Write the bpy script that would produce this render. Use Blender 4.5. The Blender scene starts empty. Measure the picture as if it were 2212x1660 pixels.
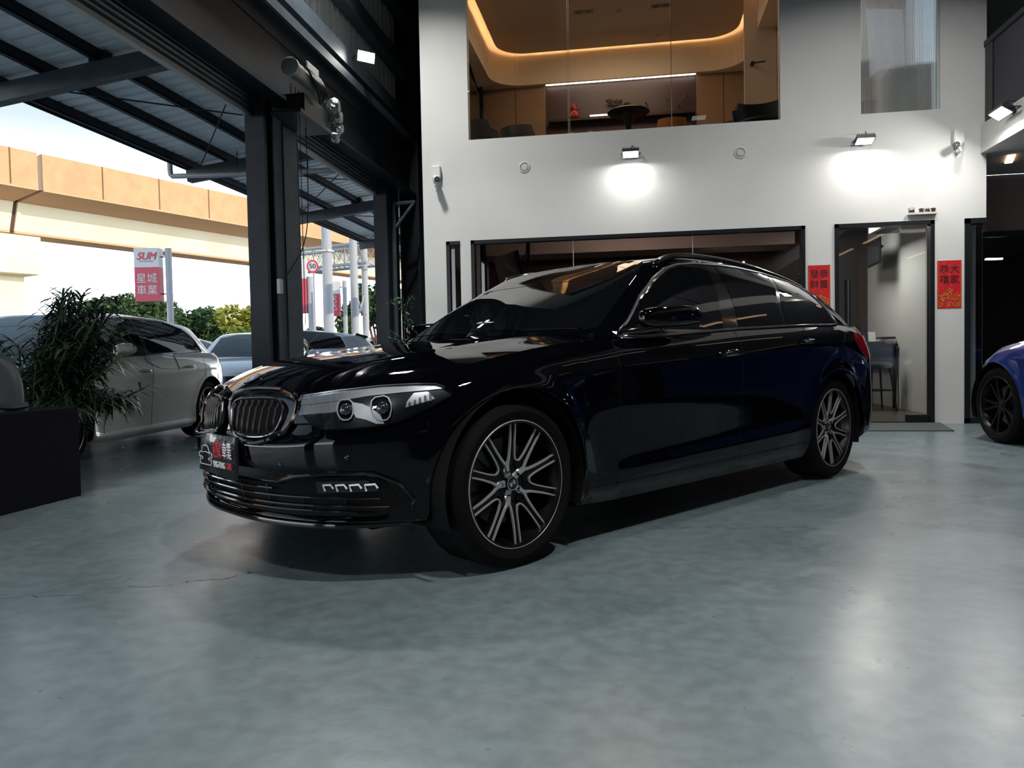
import bpy, bmesh, math, random
import numpy as np
from mathutils import Vector, Matrix
from mathutils.bvhtree import BVHTree
PI = math.pi
SC = bpy.context.scene
COL = SC.collection
# ---------------------------------------------------------------- camera
YAW, PITCH, ROLL, FPX, CH = 0.1581, 0.03509, 0.01946, 1629.15, 0.8617
f_ = Vector((-math.sin(YAW)*math.cos(PITCH), math.cos(YAW)*math.cos(PITCH), -math.sin(PITCH)))
r_ = Vector((math.cos(YAW), math.sin(YAW), 0)); u_ = r_.cross(f_)
r2 = r_*math.cos(ROLL) - u_*math.sin(ROLL); u2 = u_*math.cos(ROLL) + r_*math.sin(ROLL)
cd = bpy.data.cameras.new('camera'); cam = bpy.data.objects.new('camera', cd); COL.objects.link(cam)
M = Matrix((r2, u2, -f_)).transposed().to_4x4(); M.translation = Vector((0, 0, CH)); cam.matrix_world = M
cd.sensor_fit = 'HORIZONTAL'; cd.sensor_width = 36.0; cd.lens = 36.0*FPX/2212.0; cd.clip_end = 600; cd.clip_start = 0.05
SC.camera = cam
# ---------------------------------------------------------------- world, sun, exposure
SC.view_settings.view_transform = 'Standard'; SC.view_settings.look = 'None'
SC.view_settings.exposure = 0.0; SC.view_settings.gamma = 1.0; SC.view_settings.use_curve_mapping = False
w = bpy.data.worlds.new('world'); SC.world = w; w.use_nodes = True
nt = w.node_tree; nt.nodes.clear()
wo = nt.nodes.new('ShaderNodeOutputWorld'); bg = nt.nodes.new('ShaderNodeBackground'); nt.links.new(bg.outputs[0], wo.inputs[0])
tc = nt.nodes.new('ShaderNodeTexCoord'); sx = nt.nodes.new('ShaderNodeSeparateXYZ'); nt.links.new(tc.outputs['Generated'], sx.inputs[0])
cr = nt.nodes.new('ShaderNodeValToRGB'); nt.links.new(sx.outputs[2], cr.inputs[0])
cr.color_ramp.elements[0].position = 0.0; cr.color_ramp.elements[0].color = (1.0, 1.0, 1.0, 1)
cr.color_ramp.elements[1].position = 0.45; cr.color_ramp.elements[1].color = (0.20, 0.29, 0.38, 1)
e = cr.color_ramp.elements.new(0.12); e.color = (0.80, 0.86, 0.90, 1)
e = cr.color_ramp.elements.new(0.26); e.color = (0.355, 0.415, 0.445, 1)
nt.links.new(cr.outputs[0], bg.inputs[0])
mr_ = nt.nodes.new('ShaderNodeMapRange'); nt.links.new(sx.outputs[2], mr_.inputs[0]); mr_.inputs[1].default_value = -.02; mr_.inputs[2].default_value = .0; mr_.inputs[3].default_value = .2; mr_.inputs[4].default_value = 1
sr_ = nt.nodes.new('ShaderNodeValToRGB'); nt.links.new(sx.outputs[2], sr_.inputs[0]); sr_.color_ramp.elements[0].color = (1, 1, 1, 1); sr_.color_ramp.elements[1].position = .27; sr_.color_ramp.elements[1].color = (.33, .33, .33, 1)
e = sr_.color_ramp.elements.new(.13); e.color = (.80, .80, .80, 1)
ms_ = nt.nodes.new('ShaderNodeMath'); ms_.operation = 'MULTIPLY'; nt.links.new(sr_.outputs[0], ms_.inputs[0]); nt.links.new(mr_.outputs[0], ms_.inputs[1])
mt_ = nt.nodes.new('ShaderNodeMath'); mt_.operation = 'MULTIPLY'; nt.links.new(ms_.outputs[0], mt_.inputs[0]); mt_.inputs[1].default_value = 6.8; nt.links.new(mt_.outputs[0], bg.inputs[1])
def add_light(name, kind, loc, energy, col=(1, 1, 1), size=0.3, size_y=None, direction=None, spot=None, blend=0.5):
    ld = bpy.data.lights.new(name, kind); ld.energy = energy; ld.color = col
    if kind == 'AREA':
        ld.size = size
        if size_y: ld.shape = 'RECTANGLE'; ld.size_y = size_y
    elif kind == 'SUN': ld.angle = size
    else: ld.shadow_soft_size = size
    if kind == 'SPOT': ld.spot_size = spot; ld.spot_blend = blend
    o = bpy.data.objects.new(name, ld); COL.objects.link(o); o.location = loc
    if direction is not None: o.rotation_euler = Vector(direction).to_track_quat('-Z', 'Y').to_euler()
    return o
# ---------------------------------------------------------------- materials
MATS = {}
def pbr(name, col, rough=0.5, metal=0.0, coat=0.0, emit=None, es=1.0, trans=0.0, ior=1.45, spec=0.5, alpha=1.0, noise=None, bump=None, flake=0):
    if name in MATS: return MATS[name]
    m = bpy.data.materials.new(name); m.use_nodes = True; MATS[name] = m
    n = m.node_tree; b = n.nodes['Principled BSDF']
    b.inputs['Base Color'].default_value = (*col, 1); b.inputs['Roughness'].default_value = rough
    b.inputs['Metallic'].default_value = metal; b.inputs['IOR'].default_value = ior
    b.inputs['Coat Weight'].default_value = coat; b.inputs['Coat Roughness'].default_value = 0.02
    b.inputs['Specular IOR Level'].default_value = spec
    b.inputs['Transmission Weight'].default_value = trans; b.inputs['Alpha'].default_value = alpha
    if emit: b.inputs['Emission Color'].default_value = (*emit, 1); b.inputs['Emission Strength'].default_value = es
    co = None
    if noise or bump:
        co = n.nodes.new('ShaderNodeTexCoord')
    if noise:   # (scale, second colour, detail)
        t = n.nodes.new('ShaderNodeTexNoise'); t.inputs['Scale'].default_value = noise[0]; t.inputs['Detail'].default_value = noise[2] if len(noise) > 2 else 5
        n.links.new(co.outputs['Object'], t.inputs['Vector'])
        r = n.nodes.new('ShaderNodeValToRGB'); r.color_ramp.elements[0].position = 0.35; r.color_ramp.elements[1].position = 0.65
        r.color_ramp.elements[0].color = (*col, 1); r.color_ramp.elements[1].color = (*noise[1], 1)
        n.links.new(t.outputs[0], r.inputs[0]); n.links.new(r.outputs[0], b.inputs['Base Color'])
    if bump:    # (scale, strength, distance)
        t = n.nodes.new('ShaderNodeTexNoise'); t.inputs['Scale'].default_value = bump[0]; t.inputs['Detail'].default_value = 4
        n.links.new(co.outputs['Object'], t.inputs['Vector'])
        bp = n.nodes.new('ShaderNodeBump'); bp.inputs['Strength'].default_value = bump[1]; bp.inputs['Distance'].default_value = bump[2]
        n.links.new(t.outputs[0], bp.inputs['Height']); n.links.new(bp.outputs[0], b.inputs['Normal'])
    return m
def thin_glass(name, tint=(0.9, 0.95, 0.95), refl=1.0, rough=0.0):
    """a single-sheet pane: transparent seen straight through, Fresnel reflection on top"""
    if name in MATS: return MATS[name]
    m = bpy.data.materials.new(name); m.use_nodes = True; MATS[name] = m; n = m.node_tree; n.nodes.clear()
    o = n.nodes.new('ShaderNodeOutputMaterial'); mx = n.nodes.new('ShaderNodeMixShader'); t = n.nodes.new('ShaderNodeBsdfTransparent')
    g = n.nodes.new('ShaderNodeBsdfGlossy'); fr = n.nodes.new('ShaderNodeFresnel'); fr.inputs[0].default_value = 1.5
    t.inputs[0].default_value = (*tint, 1); g.inputs['Roughness'].default_value = rough; g.inputs[0].default_value = (refl, refl, refl, 1)
    n.links.new(fr.outputs[0], mx.inputs[0]); n.links.new(t.outputs[0], mx.inputs[1]); n.links.new(g.outputs[0], mx.inputs[2]); n.links.new(mx.outputs[0], o.inputs[0])
    return m
# ---------------------------------------------------------------- helpers
def link(o, parent=None, **props):
    COL.objects.link(o)
    if parent is not None: o.parent = parent
    for k, v in props.items(): o[k] = v
    return o
def tag(o, label, cat=None, group=None, kind=None):
    if label: o['label'] = label
    if cat: o['category'] = cat
    if group: o['group'] = group
    if kind: o['kind'] = kind
    return o
def empty(name, loc=(0, 0, 0), rz=0.0, label=None, cat=None, group=None, kind=None):
    o = bpy.data.objects.new(name, None); COL.objects.link(o); o.location = loc; o.rotation_euler = (0, 0, rz); o.empty_display_size = 0.1
    return tag(o, label, cat, group, kind)
def mesh(name, verts, faces, mat, parent=None, smooth=False, mats=None, fm=None, fix=True, angle=None):
    me = bpy.data.meshes.new(name); me.from_pydata([tuple(v) for v in verts], [], [tuple(f) for f in faces])
    if fix:
        b = bmesh.new(); b.from_mesh(me); bmesh.ops.recalc_face_normals(b, faces=b.faces); b.to_mesh(me); b.free()
    for m in (mats or [mat]): me.materials.append(m)
    if fm is not None: me.polygons.foreach_set('material_index', fm)
    if smooth:
        me.polygons.foreach_set('use_smooth', [True]*len(me.polygons))
        if angle: me.set_sharp_from_angle(angle=math.radians(angle))
    me.update(); o = bpy.data.objects.new(name, me); return link(o, parent)
class MB:
    def __init__(s): s.v = []; s.f = []; s.m = []
    def add(s, v, f, mi=0):
        o = len(s.v); s.v += [tuple(p) for p in v]; s.f += [tuple(i+o for i in q) for q in f]; s.m += [mi]*len(f); return s
    def box(s, a, b, mi=0, rz=0, c=None):
        x0, y0, z0 = a; x1, y1, z1 = b
        v = [(x0,y0,z0),(x1,y0,z0),(x1,y1,z0),(x0,y1,z0),(x0,y0,z1),(x1,y0,z1),(x1,y1,z1),(x0,y1,z1)]
        if rz:
            cx, cy = c if c else ((x0+x1)/2, (y0+y1)/2); k, q = math.cos(rz), math.sin(rz)
            v = [(cx+(x-cx)*k-(y-cy)*q, cy+(x-cx)*q+(y-cy)*k, z) for x, y, z in v]
        return s.add(v, [(0,3,2,1),(4,5,6,7),(0,1,5,4),(1,2,6,5),(2,3,7,6),(3,0,4,7)], mi)
    def bar(s, p, q, w, h, mi=0, up=(0, 0, 1)):
        """box between two points, w across, h along up"""
        p = Vector(p); q = Vector(q); d = (q-p).normalized(); u = Vector(up); a = d.cross(u)
        if a.length < 1e-4: a = d.cross(Vector((1, 0, 0)))
        a.normalize(); u = a.cross(d).normalized(); v = []
        for c in (p, q):
            for i, j in ((-1,-1),(1,-1),(1,1),(-1,1)): v.append(c+a*(i*w/2)+u*(j*h/2))
        return s.add(v, [(0,1,2,3),(7,6,5,4),(0,4,5,1),(1,5,6,2),(2,6,7,3),(3,7,4,0)], mi)
    def tube(s, pts, r, n=10, mi=0, closed=False, caps=True):
        pts = [Vector(p) for p in pts]; N = len(pts); rr = r if isinstance(r, (list, tuple)) else [r]*N
        v = []; ref = None
        for i, p in enumerate(pts):
            if closed: t = (pts[(i+1) % N]-pts[i-1]).normalized()
            else: t = (pts[min(i+1, N-1)]-pts[max(i-1, 0)]).normalized()
            if ref is None:
                ref = Vector((0, 0, 1)) if abs(t.z) < 0.9 else Vector((1, 0, 0))
            a = t.cross(ref).normalized(); b = a.cross(t).normalized(); ref = b
            for k in range(n):
                an = 2*PI*k/n; v.append(p+a*(math.cos(an)*rr[i])+b*(math.sin(an)*rr[i]))
        f = []
        for i in range(N if closed else N-1):
            j = (i+1) % N
            for k in range(n): f.append((i*n+k, i*n+(k+1) % n, j*n+(k+1) % n, j*n+k))
        if caps and not closed: f.append(tuple(range(n-1, -1, -1))); f.append(tuple((N-1)*n+k for k in range(n)))
        return s.add(v, f, mi)
    def cyl(s, p, q, r, n=20, mi=0, r2=None): return s.tube([p, q], [r, r if r2 is None else r2], n, mi)
    def lathe(s, prof, n=32, mi=0, axis='z', c=(0, 0, 0), a0=0, a1=2*PI, closed=True):
        """prof: (radius, height) list"""
        v = []; K = len(prof); full = abs(a1-a0-2*PI) < 1e-6; m = n if full else n+1
        for i in range(m):
            an = a0+(a1-a0)*i/n; ca, sa = math.cos(an), math.sin(an)
            for r, h in prof:
                if axis == 'z': p = (r*ca, r*sa, h)
                elif axis == 'y': p = (r*ca, h, r*sa)
                else: p = (h, r*ca, r*sa)
                v.append((p[0]+c[0], p[1]+c[1], p[2]+c[2]))
        f = []
        for i in range(n):
            j = (i+1) % m
            for k in range(K-1): f.append((i*K+k, j*K+k, j*K+k+1, i*K+k+1))
        return s.add(v, f, mi)
    def prism(s, poly, z0, z1, axis='z', mi=0):
        n = len(poly)
        def P(a, b, h): return (a, b, h) if axis == 'z' else ((a, h, b) if axis == 'y' else (h, a, b))
        v = [P(a, b, z0) for a, b in poly]+[P(a, b, z1) for a, b in poly]
        f = [tuple(range(n-1, -1, -1)), tuple(range(n, 2*n))]+[(i, (i+1) % n, n+(i+1) % n, n+i) for i in range(n)]
        return s.add(v, f, mi)
    def sphere(s, c, r, n=16, m=10, mi=0, sc=(1, 1, 1)):
        v = []; 
        for i in range(m+1):
            th = PI*i/m
            for k in range(n): v.append((c[0]+r*sc[0]*math.sin(th)*math.cos(2*PI*k/n), c[1]+r*sc[1]*math.sin(th)*math.sin(2*PI*k/n), c[2]+r*sc[2]*math.cos(th)))
        f = [(i*n+k, i*n+(k+1) % n, (i+1)*n+(k+1) % n, (i+1)*n+k) for i in range(m) for k in range(n)]
        return s.add(v, f, mi)
    def build(s, name, mat, parent=None, smooth=False, angle=40, bevel=0, xf=None):
        v = s.v if xf is None else [xf(p) for p in s.v]
        ms = mat if isinstance(mat, (list, tuple)) else [mat]
        o = mesh(name, v, s.f, None, parent, smooth, ms, s.m, True, angle if smooth else None)
        if bevel:
            b = o.modifiers.new('bevel', 'BEVEL'); b.width = bevel; b.segments = 2; b.limit_method = 'ANGLE'; b.angle_limit = math.radians(50)
        return o
def struct(name, mb, mat, **k):
    o = mb.build(name, mat, **k); o['kind'] = 'structure'; return o
def copy_tree(o, parent=None):
    c = o.copy(); COL.objects.link(c)
    if parent is not None: c.parent = parent
    for ch in list(o.children): copy_tree(ch, c)
    return c
def text(name, body, mat, loc, xdir, updir, size, parent=None, depth=0.002, align='CENTER', shear=0.0, bold=0.0, sx=1.0):
    cu = bpy.data.curves.new(name, 'FONT'); cu.body = body; cu.size = size; cu.align_x = align; cu.align_y = 'CENTER'
    cu.extrude = depth; cu.shear = shear;  cu.resolution_u = 3
    o = bpy.data.objects.new(name+'_tmp', cu); COL.objects.link(o)
    bpy.context.view_layer.update(); dg = bpy.context.evaluated_depsgraph_get()
    me = bpy.data.meshes.new_from_object(o.evaluated_get(dg)); bpy.data.objects.remove(o)
    x = Vector(xdir).normalized(); y = Vector(updir).normalized(); z = x.cross(y)
    Mx = Matrix((x*sx, y, z)).transposed().to_4x4(); Mx.translation = Vector(loc)
    me.transform(Mx)
    if bold and not any(ord(c_) > 255 for c_ in body):     # thicken Latin strokes by overlaying shifted copies
        b_ = bmesh.new(); b_.from_mesh(me); g_ = b_.verts[:]+b_.edges[:]+b_.faces[:]; k_ = min(bold, size*.03)
        for dx, dy in ((1, 0), (-1, 0), (0, 1)):
            r_ = bmesh.ops.duplicate(b_, geom=g_); bmesh.ops.translate(b_, verts=[q for q in r_['geom'] if isinstance(q, bmesh.types.BMVert)], vec=(x*dx+y*dy)*k_+z*.0001*(dx+2*dy))
        b_.to_mesh(me); b_.free()
    me.materials.clear(); me.materials.append(mat)
    return link(bpy.data.objects.new(name, me), parent)
# stroke drawn glyphs (unit square, y up) for characters a Latin font lacks and for brush marks
def strokes(name, sts, mat, loc, xdir, ydir, size, width, parent=None, thick=0.002, sx=1.0):
    X = Vector(xdir).normalized(); Y = Vector(ydir).normalized(); Z = X.cross(Y).normalized(); L = Vector(loc); mb = MB()
    for st in sts:
        for (a, b), (c, d) in zip(st[:-1], st[1:]):
            p = L+X*((a-.5)*size*sx)+Y*((b-.5)*size); q = L+X*((c-.5)*size*sx)+Y*((d-.5)*size)
            t = (q-p).normalized()*width*.4
            mb.bar(p-t+Z*thick/2, q+t+Z*thick/2, width, thick, up=Z)
    return mb.build(name, mat, parent)
def pchip(xs, ys, x):
    xs = np.asarray(xs, float); ys = np.asarray(ys, float); x = np.asarray(x, float); h = np.diff(xs); dl = np.diff(ys)/h
    m = np.zeros_like(ys)
    for i in range(1, len(xs)-1):
        if dl[i-1]*dl[i] > 0:
            w1 = 2*h[i]+h[i-1]; w2 = h[i]+2*h[i-1]; m[i] = (w1+w2)/(w1/dl[i-1]+w2/dl[i])
    m[0] = dl[0]; m[-1] = dl[-1]
    i = np.clip(np.searchsorted(xs, x)-1, 0, len(xs)-2); t = (np.clip(x, xs[0], xs[-1])-xs[i])/h[i]
    return ys[i]*(2*t**3-3*t**2+1)+h[i]*m[i]*(t**3-2*t**2+t)+ys[i+1]*(-2*t**3+3*t**2)+h[i]*m[i+1]*(t**3-t**2)
def crom(xs, ys, x):
    """smooth C1 interpolation (finite-difference tangents)"""
    xs = np.asarray(xs, float); ys = np.asarray(ys, float); x = np.asarray(x, float); h = np.diff(xs); dl = np.diff(ys)/h
    m = np.zeros_like(ys); m[1:-1] = (dl[:-1]*h[1:]+dl[1:]*h[:-1])/(h[:-1]+h[1:]); m[0] = dl[0]; m[-1] = dl[-1]
    i = np.clip(np.searchsorted(xs, x)-1, 0, len(xs)-2); t = (np.clip(x, xs[0], xs[-1])-xs[i])/h[i]
    return ys[i]*(2*t**3-3*t**2+1)+h[i]*m[i]*(t**3-2*t**2+t)+ys[i+1]*(-2*t**3+3*t**2)+h[i]*m[i+1]*(t**3-t**2)
# ---------------------------------------------------------------- car hull
def outline(S):
    """left half plan outline as columns (x, y, nx, ny) from nose centre to tail centre"""
    L, W = S['L'], S['W']; L1, n1, L2, n2 = S['nose']+S['tail']
    def yf(x): return W*(1-max(0, 1-x/L1)**n1)**(1/n1)
    def yr(x): return W*(1-max(0, 1-(L-x)/L2)**n2)**(1/n2)
    def xf(y): return L1*(1-(1-(y/W)**n1)**(1/n1))
    def xr(y): return L-L2*(1-(1-(y/W)**n2)**(1/n2))
    pts = []; X0 = .28; X1 = L-.22
    for i in range(30): y = yf(X0)*i/30; pts.append((xf(y), y))
    xs = set()
    for xc, zc, R in S['arch']:
        for k in range(27): xs.add(round(xc-R*math.cos(PI*k/26), 4))
        xs.add(round(xc-R-.004, 4)); xs.add(round(xc+R+.004, 4))
    for x in S['cuts']: xs.add(x)
    x = X0
    while x < X1:
        if all(abs(x-q) > .02 for q in xs) and not any(abs(x-a[0]) < a[2] for a in S['arch']): xs.add(round(x, 4))
        x += .045
    for x in sorted(xs):
        if X0 <= x <= X1: pts.append((x, min(yf(x), yr(x))))
    y1 = yr(X1)
    for i in range(1, 25): y = y1*(1-i/24); pts.append((xr(y), y))
    pts = np.array(pts); t = np.gradient(pts, axis=0); nrm = np.stack([-t[:, 1], t[:, 0]], 1)
    # smooth analytic-like normals through arc length resampling
    s = np.concatenate([[0], np.cumsum(np.linalg.norm(np.diff(pts, axis=0), axis=1))])
    tx = np.gradient(pts[:, 0], s); ty = np.gradient(pts[:, 1], s); l = np.hypot(tx, ty)
    nrm = np.stack([-ty/l, tx/l], 1); nrm[0] = (-1, 0); nrm[-1] = (1, 0)
    return pts, nrm, s
def coons_top(edge_f, edge_s, edge_r, cz, pw, nu=22, rows=40, crease=None):
    """surface inside front edge (centre->corner), side edge, rear edge (centre->corner); cz(x) centre height"""
    def samp(P, n):
        P = np.array(P); s = np.concatenate([[0], np.cumsum(np.linalg.norm(np.diff(P, axis=0), axis=1))]); s /= s[-1]
        t = np.linspace(0, 1, n); return np.stack([np.interp(t, s, P[:, k]) for k in range(3)], 1)
    F = samp(edge_f, nu+1); B = samp(edge_r, nu+1); Sd = samp(edge_s, rows+1)
    G = np.zeros((rows+1, nu+1, 3))
    Cx = np.linspace(F[0, 0], B[0, 0], rows+1)
    C = np.stack([Cx, 0*Cx, cz(Cx)], 1)
    for j in range(rows+1):
        w = j/rows
        for i in range(nu+1):
            u = i/nu
            a = (1-w)*F[i]+w*B[i]; b = (1-u)*C[j]+u*Sd[j]
            c = (1-w)*(1-u)*F[0]+(1-w)*u*F[-1]+w*(1-u)*B[0]+w*u*B[-1]
            p = a+b-c
            zl = lambda z0, z1: z0*(1-u**pw)+z1*u**pw
            z = zl(C[j][2], Sd[j][2]); z += (F[i][2]-zl(F[0][2], F[-1][2]))*(1-w)**2 + (B[i][2]-zl(B[0][2], B[-1][2]))*w**2
            if crease: z += crease(u, w)
            G[j, i] = (p[0], p[1], z)
    return G
def grid_faces(n, m, off=0, flip=False):
    f = []
    for i in range(n-1):
        for j in range(m-1):
            q = (off+i*m+j, off+(i+1)*m+j, off+(i+1)*m+j+1, off+i*m+j+1); f.append(q[::-1] if flip else q)
    return f
def car_hull(S):
    pts, nrm, s = outline(S); N = len(pts)
    def spos(p):
        k, v = p
        if k == 'y': i = int(np.argmin(np.abs(pts[:40, 1]-v)+0*s[:40])); return s[i]
        if k == 'ry': i = N-30+int(np.argmin(np.abs(pts[N-30:, 1]-v))); return s[i]
        return float(np.interp(v, pts[8:N-8, 0], s[8:N-8]))
    sp = [spos(p) for p, _ in S['st']]; K = len(S['st'][0][1])
    Z = np.stack([pchip(sp, [lv[k][0] for _, lv in S['st']], s) for k in range(K)], 1)
    D = np.stack([pchip(sp, [lv[k][1] for _, lv in S['st']], s) for k in range(K)], 1)
    mr = 6; V = np.linspace(0, K-1, (K-1)*mr+1); kk = np.arange(K)
    A = np.zeros((N, len(V), 3))
    for c in range(N):
        x, y = pts[c]; zr = pchip(kk, Z[c], V); z0 = Z[c, 0]; zb = z0; near = None
        for xc, zc, R in S['arch']:
            if abs(x-xc) <= R+1e-6: zb = max(z0, zc+math.sqrt(max(0, R*R-(x-xc)**2)))
            if abs(x-xc) < R+.2: near = (xc, zc, R)
        zz = zb+(zr-z0)/(Z[c, -1]-z0)*(Z[c, -1]-zb)
        dd = pchip(Z[c], D[c], zz)
        if near:
            for q in range(len(zz)):
                r = math.hypot(x-near[0], zz[q]-near[1])-near[2]
                if zz[q] > near[1]-.15: dd[q] += S.get('flare', .014)*math.exp(-(r/.05)**2)
        if 'relief' in S:
            for q in range(len(zz)): dd[q] += S['relief'](x, y, zz[q])
        A[c, :, 0] = x+nrm[c, 0]*dd; A[c, :, 1] = np.maximum(y+nrm[c, 1]*dd, 0 if c not in (0, N-1) else 0); A[c, :, 2] = zz
    A[0, :, 1] = 0; A[-1, :, 1] = 0
    T = A[:, -1, :]
    # hood
    cowl = np.array(S['cowl']); ih = int(np.argmin(np.abs(pts[:N//2, 1]-S['hood_corner'])+(pts[:N//2, 0] > .5)*9)); 
    ic = int(np.argmin(np.abs(T[:, 0]-cowl[-1][0])+(np.arange(N) < 40)*9+(np.arange(N) > N-30)*9))
    cw = [tuple(p) for p in cowl]; cw[-1] = tuple(T[ic])
    hx, hz = zip(*S['hood_c']); 
    def cz(x):
        return pchip(hx, hz, x)
    hoodc = lambda x: cz(x)+(T[0, 2]-cz(T[0, 0]))*np.clip(1-(x-T[0, 0])/.3, 0, 1)
    Hd = coons_top(T[:ih+1], T[ih:ic+1], cw, hoodc, S.get('hood_pw', 2.6), crease=S.get('hood_crease'))
    # greenhouse
    gb = []; gr = []
    G = S['gh']; g = np.array([list(b)+list(r)+[q] for b, r, q in G]); gs = np.arange(len(G))
    gt = np.linspace(0, len(G)-1, (len(G)-1)*8+1); gi = np.stack([crom(gs, g[:, k], gt) for k in range(7)], 1)
    nv = 20; GH = np.zeros((len(gt), nv+1, 3))
    for c in range(len(gt)):
        b = gi[c, :3]; r = gi[c, 3:6]; q = gi[c, 6]
        t0 = gi[max(c-1, 0), :3]; t1 = gi[min(c+1, len(gt)-1), :3]; tn = t1-t0; up = r-b; n_ = np.cross(up, tn); n_ /= np.linalg.norm(n_)+1e-9
        if c == 0: n_[1] = 0
        for j in range(nv+1):
            w = j/nv; p = b*(1-w)+r*w+n_*q*4*w*(1-w)*(1+.25*(w-.5)); GH[c, j] = p
    if GH[len(gt)//2, nv//2, 1] < (gi[len(gt)//2, 1]+gi[len(gt)//2, 4])/2: GH = 2*((gi[:, None, :3]*(1-np.linspace(0, 1, nv+1))[None, :, None])+(gi[:, None, 3:6]*np.linspace(0, 1, nv+1)[None, :, None]))-GH
    GH[0, :, 1] = 0; GH[-1, :, 1] = 0
    a, b2 = S['roof_corners']; ia, ib = a*8, b2*8; E = GH[:, -1, :]
    rx, rz = zip(*S['roof_c']); rc = lambda x: pchip(rx, rz, x)
    rcz = lambda x: rc(x)+(E[0, 2]-rc(E[0, 0]))*np.clip(1-(x-E[0, 0])/.3, 0, 1)+(E[-1, 2]-rc(E[-1, 0]))*np.clip(1-(E[-1, 0]-x)/.3, 0, 1)
    Rf = coons_top(E[:ia+1], E[ia:ib+1], E[ib:][::-1], rcz, S.get('roof_pw', 2.4))
    # rear deck between the belt and the glasshouse tail
    return dict(A=A, H=Hd, G=GH, R=Rf, pts=pts, s=s, S=S, mr=mr, N=N)
def hull_bvh(Hh):
    v = []; f = []
    for k in 'AHGR':
        g = Hh[k]; n, m = g.shape[:2]; base = g.reshape(-1, 3)
        for sgn in (1, -1):
            o = len(v); v += [(p[0], p[1]*sgn, p[2]) for p in base]; f += grid_faces(n, m, o)
    return BVHTree.FromPolygons([Vector(p) for p in v], f)
def drape(bvh, poly, frame, sp=0.03, off=0.003, th=0.006, cx=None):
    """clip a fine grid to polygon (3D points), shoot it along the frame direction onto the hull; returns verts, faces"""
    O, U, Vv, Dd = [Vector(q) for q in frame]; p2 = [((Vector(p)-O).dot(U), (Vector(p)-O).dot(Vv)) for p in poly]
    b = bmesh.new(); vs = [b.verts.new((a, c, 0)) for a, c in p2]; b.faces.new(vs)
    a0, a1 = min(p[0] for p in p2), max(p[0] for p in p2); c0, c1 = min(p[1] for p in p2), max(p[1] for p in p2)
    k = math.ceil(a0/sp)
    while k*sp < a1:
        bmesh.ops.bisect_plane(b, geom=b.verts[:]+b.edges[:]+b.faces[:], plane_co=(k*sp, 0, 0), plane_no=(1, 0, 0)); k += 1
    k = math.ceil(c0/sp)
    while k*sp < c1:
        bmesh.ops.bisect_plane(b, geom=b.verts[:]+b.edges[:]+b.faces[:], plane_co=(0, k*sp, 0), plane_no=(0, 1, 0)); k += 1
    bmesh.ops.remove_doubles(b, verts=b.verts, dist=1e-5)
    bmesh.ops.connect_verts_concave(b, faces=b.faces)
    inw = {}
    for v in b.verts:
        o = O+U*v.co.x+Vv*v.co.y-Dd*3; h = bvh.ray_cast(o, Dd)
        if h[0] is None: h = bvh.find_nearest(O+U*v.co.x+Vv*v.co.y)
        n = h[1] if h[1].dot(Dd) < 0 else -h[1]
        inw[v.index if v.index >= 0 else id(v)] = None
        v.co = h[0]+n*off; v.normal = n
    b.normal_update()
    ed = [e for e in b.edges if e.is_boundary]; nn = {v: (v.normal.copy() if v.normal.dot(Dd) < 0 else -v.normal) for v in b.verts}
    r = bmesh.ops.extrude_edge_only(b, edges=ed); nv = [g for g in r['geom'] if isinstance(g, bmesh.types.BMVert)]
    for v in nv:
        for e in v.link_edges:
            o = e.other_vert(v)
            if o in nn: v.co = o.co-nn[o]*(off+th); break
    bmesh.ops.recalc_face_normals(b, faces=b.faces)
    b.verts.index_update(); vv = [tuple(v.co) for v in b.verts]; ff = [tuple(v.index for v in f.verts) for f in b.faces]; b.free()
    return vv, ff
SIDE = ((0, 0, 0), (1, 0, 0), (0, 0, 1), (0, -1, 0))
FRONT = ((0, 0, 0), (0, 1, 0), (0, 0, 1), (1, 0, 0))
TOP = ((0, 0, 0), (1, 0, 0), (0, 1, 0), (0, 0, -1))
def diag(a):
    c, q = math.cos(a), math.sin(a); return ((0, 0, 0), (q, c, 0), (0, 0, 1), (c, -q, 0))
def on_hull(bvh, pts, frame, off=0.003):
    O, U, Vv, Dd = [Vector(q) for q in frame]; out = []
    for p in pts:
        p = Vector(p); a = (p-O).dot(U); c = (p-O).dot(Vv); h = bvh.ray_cast(O+U*a+Vv*c-Dd*3, Dd)
        if h[0] is None: h = bvh.find_nearest(p)
        n = h[1] if h[1].dot(Dd) < 0 else -h[1]; out.append(h[0]+n*off)
    return out
def densify(pts, sp, closed=False):
    out = []; P = [Vector(p) for p in pts]; Q = P+([P[0]] if closed else [])
    for a, c in zip(Q[:-1], Q[1:]):
        n = max(1, int((c-a).length/sp))
        for i in range(n): out.append(a.lerp(c, i/n))
    if not closed: out.append(Q[-1])
    return out
def smooth_closed(pts, it=2):
    """Chaikin corner cutting"""
    P = [Vector(p) for p in pts]
    for _ in range(it):
        Q = []
        for i in range(len(P)):
            a, c = P[i], P[(i+1) % len(P)]; Q += [a*.78+c*.22, a*.22+c*.78]
        P = Q
    return P
def smooth_open(pts, it=2):
    P = [Vector(p) for p in pts]
    for _ in range(it):
        Q = [P[0]]
        for a, c in zip(P[:-1], P[1:]): Q += [a*.75+c*.25, a*.25+c*.75]
        Q.append(P[-1]); P = Q
    return P
XM = 2.35
def cxf(p): return (XM-p[0], p[1], p[2])
def both(v, f):
    n = len(v); return list(v)+[(p[0], -p[1], p[2]) for p in v], list(f)+[tuple(i+n for i in q[::-1]) for q in f]
def cmesh(name, v, f, mat, parent, smooth=True, angle=35, mats=None, fm=None):
    return mesh(name, [cxf(p) for p in v], f, mat, parent, smooth, mats, fm, True, angle)
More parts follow.
